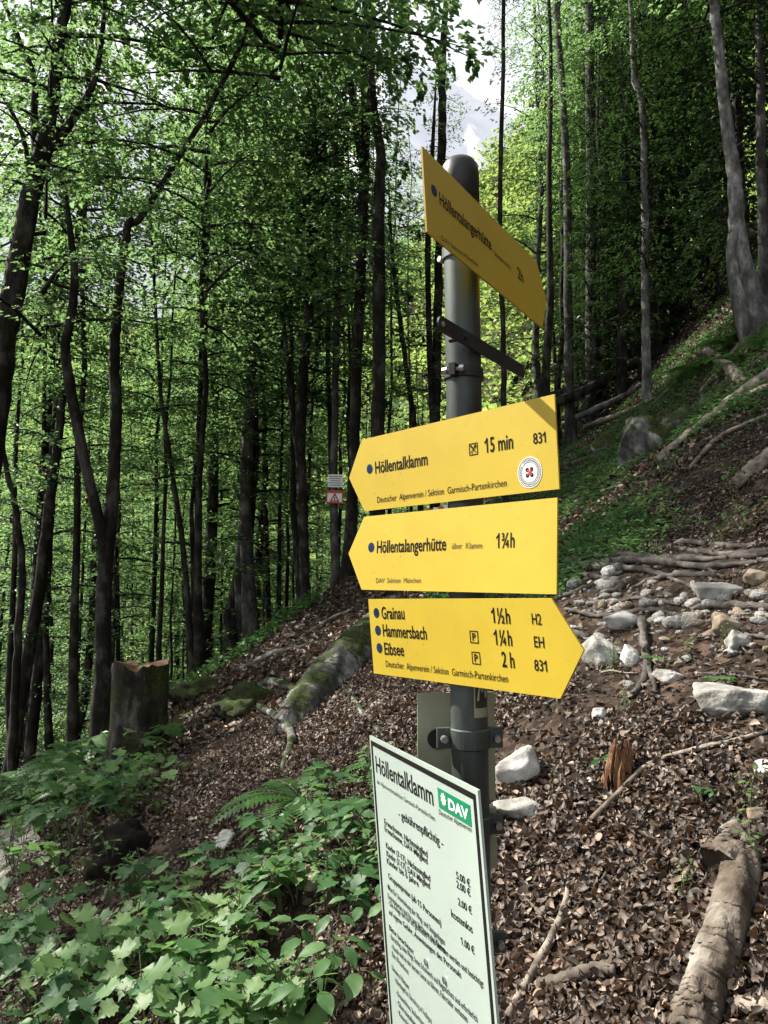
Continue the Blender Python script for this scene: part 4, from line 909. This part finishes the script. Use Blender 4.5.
def pebble(px, py, wpx, group, label):
    g_ = ground(px, py); s_ = wpx * g_[1] / F
    k = r_.integers(0, 6)
    if len(protos) < 6:
        o = clod('stone', (0, 0, 0), (1, .8, .6), '-', 'stone', ['stone', 'white_stone', 'stone', 'tan_stone', 'stone', 'stone'][len(protos)], 60 + len(protos), None, .15, 2, planes=12); protos.append(o)
    else: o = protos[k].copy(); COL.objects.link(o)
    o.scale = (s_, s_ * r_.uniform(.7, 1.2), s_ * r_.uniform(.7, 1.2)); o.location = g_ + np.array([0, 0, s_ * .04]); o.rotation_euler = (r_.uniform(-.3, .3), r_.uniform(-.3, .3), r_.uniform(0, 6.28))
    tag(o, label, 'stone', group)
for k in range(270):
    px = r_.uniform(565, 775); py = 612 + r_.normal(0, 24) + (px - 660) * .05
    if not 570 < py < 690: continue
    pebble(px, py, r_.choice([5, 7, 10, 14, 22], p=[.26, .26, .22, .16, .10]), 'stones in the bed on the path', 'pale limestone lump in the stony bed across the path')
for k in range(75):
    px = r_.uniform(580, 775); py = r_.uniform(650, 760); pebble(px, py, r_.choice([4, 6, 9, 12], p=[.4, .3, .2, .1]), 'stones below the path', 'small pale stone scattered on the dark soil below the path')
for k in range(26):
    px = r_.uniform(150, 300); py = r_.uniform(680, 800); pebble(px, py, r_.choice([3, 4, 5, 7]), 'chips on the left slope', 'small white chip on the dark litter beside the cut stump')
for k in range(16):
    px = r_.uniform(505, 700); py = r_.uniform(760, 1000); pebble(px, py, r_.choice([6, 8, 10]), 'chips in the leaf slope', 'small grey chip in the dead leaves right of the board')

# ------------------------------------------------------------------ dead leaves: nobody could count them
def litter(name, n, xr, yr, Lr, dens, seed, kind_label):
    r_ = np.random.default_rng(seed)
    y = np.exp(r_.uniform(math.log(yr[0]), math.log(yr[1]), n)); x = r_.uniform(xr[0], xr[1], n)
    x = x * np.where(y < 3, 1, y / 3) if False else x
    kp = (np.abs(x) < .56 * y + .5) & (r_.uniform(size=n) < dens(x, y)); x, y = x[kp], y[kp]; n = len(x)
    nm = normal(x, y).T; u = nm + r_.normal(0, .48, (n, 3)); u /= np.linalg.norm(u, axis=1)[:, None]
    d = r_.normal(size=(n, 3)); d -= u * np.sum(d * u, 1)[:, None]; d /= np.linalg.norm(d, axis=1)[:, None]; s_ = np.cross(u, d)
    L = (Lr[0] + (Lr[1] - Lr[0]) * r_.beta(1.4, 2.4, n))[:, None]; Wd = L * r_.uniform(.5, .72, (n, 1)); cu = r_.uniform(-.5, .85, (n, 1)); c2 = r_.uniform(-.3, .6, (n, 1))
    o = np.stack([x, y, H(x, y) + r_.uniform(.004, .028, n)], 1)
    # eight points: base, tip, and three pairs along the edge, curled
    P = []
    for (t, wq) in ((0, 0), (.22, .42), (.5, .5), (.78, .34), (1.0, 0), (.78, -.34), (.5, -.5), (.22, -.42), (.5, 0)):
        P.append(o + d * L * (t - .5) + s_ * Wd * wq + u * L * (cu * abs(wq) * 1.3 + c2 * (t - .5) ** 2 * 2))
    v = np.stack(P, 1).reshape(-1, 3); i = np.arange(n)[:, None] * 9
    f = np.concatenate([i + np.array([[k, (k + 1) % 8, 8]]) for k in range(8)], 1).reshape(-1, 3)
    patch = vnoise(x * .8, y * .8, 12) * .35
    tn = np.repeat(np.clip(r_.beta(1.25, 2.3, n) + patch, 0, 1), 8)
    tag(link(name, np_mesh(name, v, f, M['litter'], tn)), kind_label, 'dead leaves', kind='stuff')
def bare(x, y):
    # bare soil where the stony path crosses the right slope (it follows the contour), and in the hollow to the left
    z = H(x, y); d = np.clip((z + .66) / .14, 0, 1) * np.clip((.22 - z) / .12, 0, 1) * np.clip((x - .55) / .5, 0, 1)
    h = np.exp(-(((x + 1.45) / .6) ** 2 + ((y - 7.2) / 1.1) ** 2))
    return np.clip(1 - .88 * d - .85 * h, 0.04, 1) * np.clip(.82 + 2.2 * vnoise(x * 2.1, y * 2.1, 18) + 1.0 * vnoise(x * 5.3, y * 5.3, 19), .12, 1)
litter('leaf_litter', 230000, (-3.2, 4.2), (1.5, 7.5), (.014, .052), lambda x, y: bare(x, y) * np.clip(1.15 - .04 * y + .5 * vnoise(x * 1.4, y * 1.4, 14), .2, 1), 31, 'brown curled beech leaves lying all over the slope')
litter('leaf_litter', 70000, (-7, 11), (7, 24), (.06, .10), lambda x, y: np.clip(.8 + .5 * vnoise(x * .7, y * .7, 15), .1, 1), 32, 'brown beech leaves scattered on the farther slope')

# ------------------------------------------------------------------ green plants
MAPLE0 = [(0, 0), (-.10, .02), (-.34, -.06), (-.30, .08), (-.52, .22), (-.34, .30), (-.46, .52), (-.24, .46), (-.20, .62), (-.10, .60), (0, 1.0), (.10, .60), (.20, .62), (.24, .46), (.46, .52), (.34, .30), (.52, .22), (.30, .08), (.34, -.06), (.10, .02)]
MAPLE = [(0, 0), (-.12, -.03), (-.30, -.05), (-.33, .06), (-.47, .14), (-.40, .24), (-.55, .42), (-.44, .48), (-.42, .60), (-.27, .58), (-.20, .74), (-.10, .82), (0, 1.0), (.10, .82), (.20, .74), (.27, .58), (.42, .60), (.44, .48), (.55, .42), (.40, .24), (.47, .14), (.33, .06), (.30, -.05), (.12, -.03)]
OVAL = [(0, 0), (-.16, .10), (-.27, .30), (-.29, .48), (-.22, .70), (-.10, .88), (0, 1.0), (.10, .88), (.22, .70), (.29, .48), (.27, .30), (.16, .10)]
SPEAR = [(0, 0), (-.10, .12), (-.16, .35), (-.13, .65), (0, 1.0), (.13, .65), (.16, .35), (.10, .12)]
def blade(mb, shape, p, d, u, L, tint, T, droop=.25, fold=.18, r_=np.random):
    d = d / np.linalg.norm(d); s_ = np.cross(d, u); s_ /= np.linalg.norm(s_); n_ = np.cross(s_, d)
    sx = r_.uniform(.9, 1.15); tw = r_.normal(0, .08)
    def q(x, y): return p + d * L * y + s_ * L * x * sx + n_ * L * (fold * abs(x) - droop * y * y + tw * x + .03 * math.sin(9 * y + 7 * x))
    cen = [q(0, .25), q(0, .55)]; v = [q(x, y) for x, y in shape] + cen; n = len(shape); f = []
    for k in range(n):
        a, b_ = k, (k + 1) % n; my = (shape[a][1] + shape[b_][1]) / 2; f.append((a, b_, n if my < .42 else n + 1))
    tip = max(range(n), key=lambda k: shape[k][1]); low = min(range(n), key=lambda k: abs(shape[k][1] - .42) + (9 if shape[k][0] > 0 else 0)); lowr = min(range(n), key=lambda k: abs(shape[k][1] - .42) + (9 if shape[k][0] < 0 else 0))
    # close the midrib gap with two small triangles
    lastl = max(k for k in range(tip + 1) if (shape[k][1] + shape[(k + 1) % n][1]) / 2 < .42) + 1 if tip > 1 else 1
    firstr = min(k for k in range(tip, n) if (shape[k][1] + shape[(k + 1) % n][1]) / 2 < .42)
    f += [(lastl, n + 1, n), (n + 1, firstr, n)]
    mb.add(v, f); T += [min(1, max(0, tint + r_.normal(0, .05)))] * len(f)
def mesh_tinted(mb, name, m_, T, parent):
    o = mb.build(name, m_, parent, smooth=True); a = o.data.attributes.new('tint', 'FLOAT', 'FACE'); a.data.foreach_set('value', np.array(T, np.float32)); return o
def seedling(name, shape, seed, hgt, nl, L, cat='plant', spread=.75, base=.45):
    r_ = np.random.default_rng(seed); root = thing(name, (0, 0, 0), '-', cat); st = MB(); lf = MB(); T = []
    nst = r_.integers(1, 4)
    for s_ in range(nst):
        lean = r_.normal(0, .35, 2); tip = np.array([lean[0] * hgt, lean[1] * hgt, hgt * r_.uniform(.7, 1.05)]); stem = cat_rom([(0, 0, -.05), tip * [.3, .3, .55], tip], 8)
        st.tube(stem, np.linspace(.005, .0022, 8), 5)
        for k in range(nl // nst + 1):
            t = 1 - (k // 2) * .22 - r_.uniform(0, .08); t = max(t, .2); p = np.array([np.interp(t, np.linspace(0, 1, 8), stem[:, j]) for j in range(3)])
            a = k * 1.57 + r_.normal(0, .4) + s_; d = np.array([math.cos(a), math.sin(a), .35]); ln = L * r_.uniform(.5, 1.1) * (1.1 if t < .9 else .6)
            e = p + d / np.linalg.norm(d) * ln * .8; st.tube([p, (p + e) / 2 + [0, 0, .01], e], [.002, .0016, .0013], 4)
            blade(lf, shape, e, np.array([d[0], d[1], r_.uniform(-.35, .05)]), np.array([r_.normal(0, .22), r_.normal(0, .22) - .15, 1]), L * r_.uniform(.7, 1.15), base + r_.normal(0, .18), T, r_.uniform(.1, .35), r_.uniform(.05, .22), r_)
    st.build('stem', M['stem'], root); mesh_tinted(lf, 'leaves', M['plant'], T, root)
    return root
def fern(seed, nf=9, L=.5):
    r_ = np.random.default_rng(seed); root = thing('fern', (0, 0, 0), '-', 'fern'); lf = MB(); T = []; st = MB()
    for k in range(nf):
        a = k * 6.28 / nf + r_.normal(0, .2); ln = L * r_.uniform(.75, 1.1); d = np.array([math.cos(a), math.sin(a), 0]); s_ = np.array([-d[1], d[0], 0])
        t = np.linspace(0, 1, 22); rise = r_.uniform(.5, .75)
        c = np.stack([d[0] * ln * t, d[1] * ln * t, ln * (rise * t - .62 * t ** 2.2)], 1); st.tube(c, np.linspace(.003, .0008, 22), 4)
        for j in range(2, 22):
            pl = ln * .26 * math.sin(math.pi * min(1, (t[j] * .82 + .16))) + .01
            tn = (c[j] - c[j - 1]); tn /= np.linalg.norm(tn)
            for sg in (-1, 1):
                dd = s_ * sg + tn * .45 + np.array([0, 0, -.15]); dd /= np.linalg.norm(dd); wd = ln * .032
                nn = np.cross(dd, tn); lf.add([c[j], c[j] + dd * pl * .4 + tn * wd, c[j] + dd * pl, c[j] + dd * pl * .4 - tn * wd], [(0, 1, 2), (0, 2, 3)]); T += [.45 + .2 * r_.normal()] * 2
    st.build('stalk', M['stem'], root); mesh_tinted(lf, 'fronds', M['fern'], np.clip(T, 0, 1), root)
    return root
SEED = [seedling('maple_seedling', MAPLE, 1, .30, 8, .12, base=.3), seedling('maple_seedling', MAPLE, 2, .38, 11, .13, base=.6), seedling('maple_seedling', MAPLE, 3, .24, 6, .11, base=.85),
        seedling('leafy_plant', OVAL, 4, .34, 10, .12), seedling('leafy_plant', OVAL, 5, .26, 8, .105, base=.35), seedling('leafy_plant', OVAL, 6, .42, 14, .10, base=.55)]
SEED += [seedling('leafy_plant', OVAL, 7, .40, 26, .055, base=.75, spread=.5), seedling('leafy_plant', SPEAR, 8, .36, 22, .075, base=.6)]
FERN = [fern(1), fern(2, 7, .42), fern(3, 11, .6)]
pused = set()
def plant_at(proto, x, y, s_, label, group, rz=None, tilt=True, dz=0):
    o = proto if proto.name not in pused else copy_tree(proto)
    pused.add(proto.name); 
    o.location = (x, y, float(H(x, y)) - .01 + dz); o.scale = (s_,) * 3
    o.rotation_euler = (random.uniform(-.15, .15), random.uniform(-.15, .15), random.uniform(0, 6.28) if rz is None else rz); tag(o, label, None, group)
r_ = np.random.default_rng(55)
def patch(n, pxr, pyr, ks, sr, labels, group, cond=lambda a, b_: True):
    c = 0; tr = 0
    while c < n and tr < 4000:
        tr += 1; px, py = r_.uniform(*pxr), r_.uniform(*pyr)
        if not cond(px, py): continue
        g_ = ground(px, py); k = r_.choice(ks); plant_at(SEED[k], g_[0], g_[1], r_.uniform(*sr), labels[0] if k < 3 else labels[1], group + (' with lobed leaves' if k < 3 else ' with oval leaves')); c += 1
lowL = ('maple seedling with broad lobed leaves in the dense patch at the lower left', 'leafy plant with oval leaves in the dense patch at the lower left')
patch(56, (-30, 330), (905, 1090), [0, 1, 2, 1, 3, 5, 6, 7], (.55, .92), lowL, 'plants at the lower left', lambda a, b_: b_ > 930 + .0 * a + max(0, (a - 150)) * .25)
patch(60, (5, 178), (740, 885), [0, 2, 1, 4, 6, 7, 6], (.65, 1.05), ('maple seedling with lobed leaves in front of the tall cut stump', 'leafy plant with oval leaves in front of the tall cut stump'), 'plants below the stump', lambda a, b_: a < 185 - (b_ - 760) * .5 and b_ > 735 + (160 - a) * .3 and not (84 < a < 140 and b_ > 830))
patch(28, (250, 395), (775, 930), [3, 5, 4, 3, 0, 6, 7], (.5, .85), ('maple seedling with lobed leaves left of the white board', 'leafy plant with oval leaves left of the white board'), 'plants beside the board', lambda a, b_: a > 400 - (b_ - 700) * .9)
patch(9, (60, 118), (800, 836), [0, 1, 4], (.8, 1.1), ('maple seedling with lobed leaves hanging over the black void lump', 'leafy plant with oval leaves hanging over the black void lump'), 'plants over the black stump')
patch(9, (70, 150), (872, 915), [0, 2, 6, 7], (.55, .8), ('maple seedling with lobed leaves in front of the black void lump', 'leafy plant with oval leaves in front of the black void lump'), 'plants before the black stump')
patch(14, (170, 300), (860, 960), [0, 2, 4], (.6, .9), ('maple seedling with lobed leaves on the bare litter left of the board', 'leafy plant with oval leaves on the bare litter left of the board'), 'plants on the litter', lambda a, b_: b_ > 1000 - a * .5)
g_ = ground(305, 800); plant_at(FERN[0], g_[0], g_[1], 1.0, 'green fern with arching fronds below the mossy log', None)
g_ = ground(395, 775); plant_at(FERN[1], g_[0], g_[1], .9, 'fern half hidden behind the left edge of the white board', None)
for (px, py, k) in ((215, 655, 2), (235, 640, 1), (255, 628, 0), (275, 612, 1), (190, 672, 1), (170, 690, 2), (230, 622, 0), (205, 635, 2), (180, 650, 0), (262, 642, 1), (310, 604, 0), (245, 652, 2), (160, 676, 1)):
    g_ = ground(px, py); plant_at(FERN[k], g_[0], g_[1], r_.uniform(.75, 1.1), 'dark green fern in the row along the slope crest on the left', 'ferns along the crest')
for (px, py, k) in ((30, 790, 2), (5, 800, 0), (60, 780, 1), (85, 765, 2), (15, 812, 1), (45, 805, 0), (110, 750, 2), (0, 785, 2), (70, 800, 1), (95, 790, 0)):
    g_ = ground(px, py); plant_at(FERN[k], g_[0], g_[1], r_.uniform(.9, 1.3), 'dark fern in the shaded bank at the left edge behind the seedlings', 'ferns on the left bank')
for (px, py, k) in ((735, 345, 2), (750, 335, 1), (765, 345, 0), (722, 360, 1), (700, 372, 2), (742, 362, 0)):
    g_ = ground(px, py); plant_at(FERN[k], g_[0], g_[1], r_.uniform(.8, 1.1), 'fern on the bank under the large pale beech', 'ferns under the pale beech')
patch(16, (560, 765), (470, 560), [6, 4, 7], (.5, .8), ('', 'small leafy sprout on the slope above the path'), 'sprouts above the path')
patch(12, (590, 765), (640, 930), [6, 4], (.3, .45), ('', 'tiny green sprout in the dead leaves right of the post'), 'sprouts in the leaf slope')
# low herbs on the right slope above the path: ground cover
r2 = np.random.default_rng(66); n = 60000
px = r2.uniform(0, 1, n); y = r2.uniform(5.6, 16, n); x = r2.uniform(.05, .56, n) * y
dn = vnoise(x * 1.1, y * 1.1, 21) + .6 * vnoise(x * 3.1, y * 3.1, 22); kp = (dn > -.24 + .25 * r2.uniform(size=n)) & (r2.uniform(size=n) < .6 + dn) & (y > 5.9) if False else dn + r2.normal(0, .16, n) > -.06 + .10 * np.clip((6.6 - y), 0, 1) * 3; x, y = x[kp], y[kp]; n = len(x)
pos = np.stack([x, y, H(x, y) + r2.uniform(.02, .12, n)], 1); d = r2.normal(size=(n, 3)) * [1, 1, .25]
v, f = leaves(pos, d, rand_up(n, .35, r2), r2.uniform(.03, .075, n), r2.uniform(.02, .045, n), .12)
tag(link('ground_cover', np_mesh('ground_cover', v, f, M['plant'], np.repeat(np.clip(r2.normal(.3, .2, n), 0, 1), 2))), 'low green herbs covering the slope above the path', 'herbs', kind='stuff')
n = 16000; y = r2.uniform(5.5, 13, n); x = -r2.uniform(.08, .56, n) * y; kp = (y > 8.2 + 1.0 * (x + 4) * .9) & (vnoise(x, y, 23) > -.2); x, y = x[kp], y[kp]; n = len(x)
pos = np.stack([x, y, H(x, y) + r2.uniform(.02, .22, n)], 1)
v, f = leaves(pos, r2.normal(size=(n, 3)) * [1, 1, .3], rand_up(n, .4, r2), r2.uniform(.05, .11, n), r2.uniform(.03, .06, n), .12)
tag(link('ground_cover', np_mesh('ground_cover', v, f, M['fern'], np.repeat(np.clip(r2.normal(.25, .2, n), 0, 1), 2))), 'dark green herbs covering the crest on the left', 'herbs', kind='stuff')
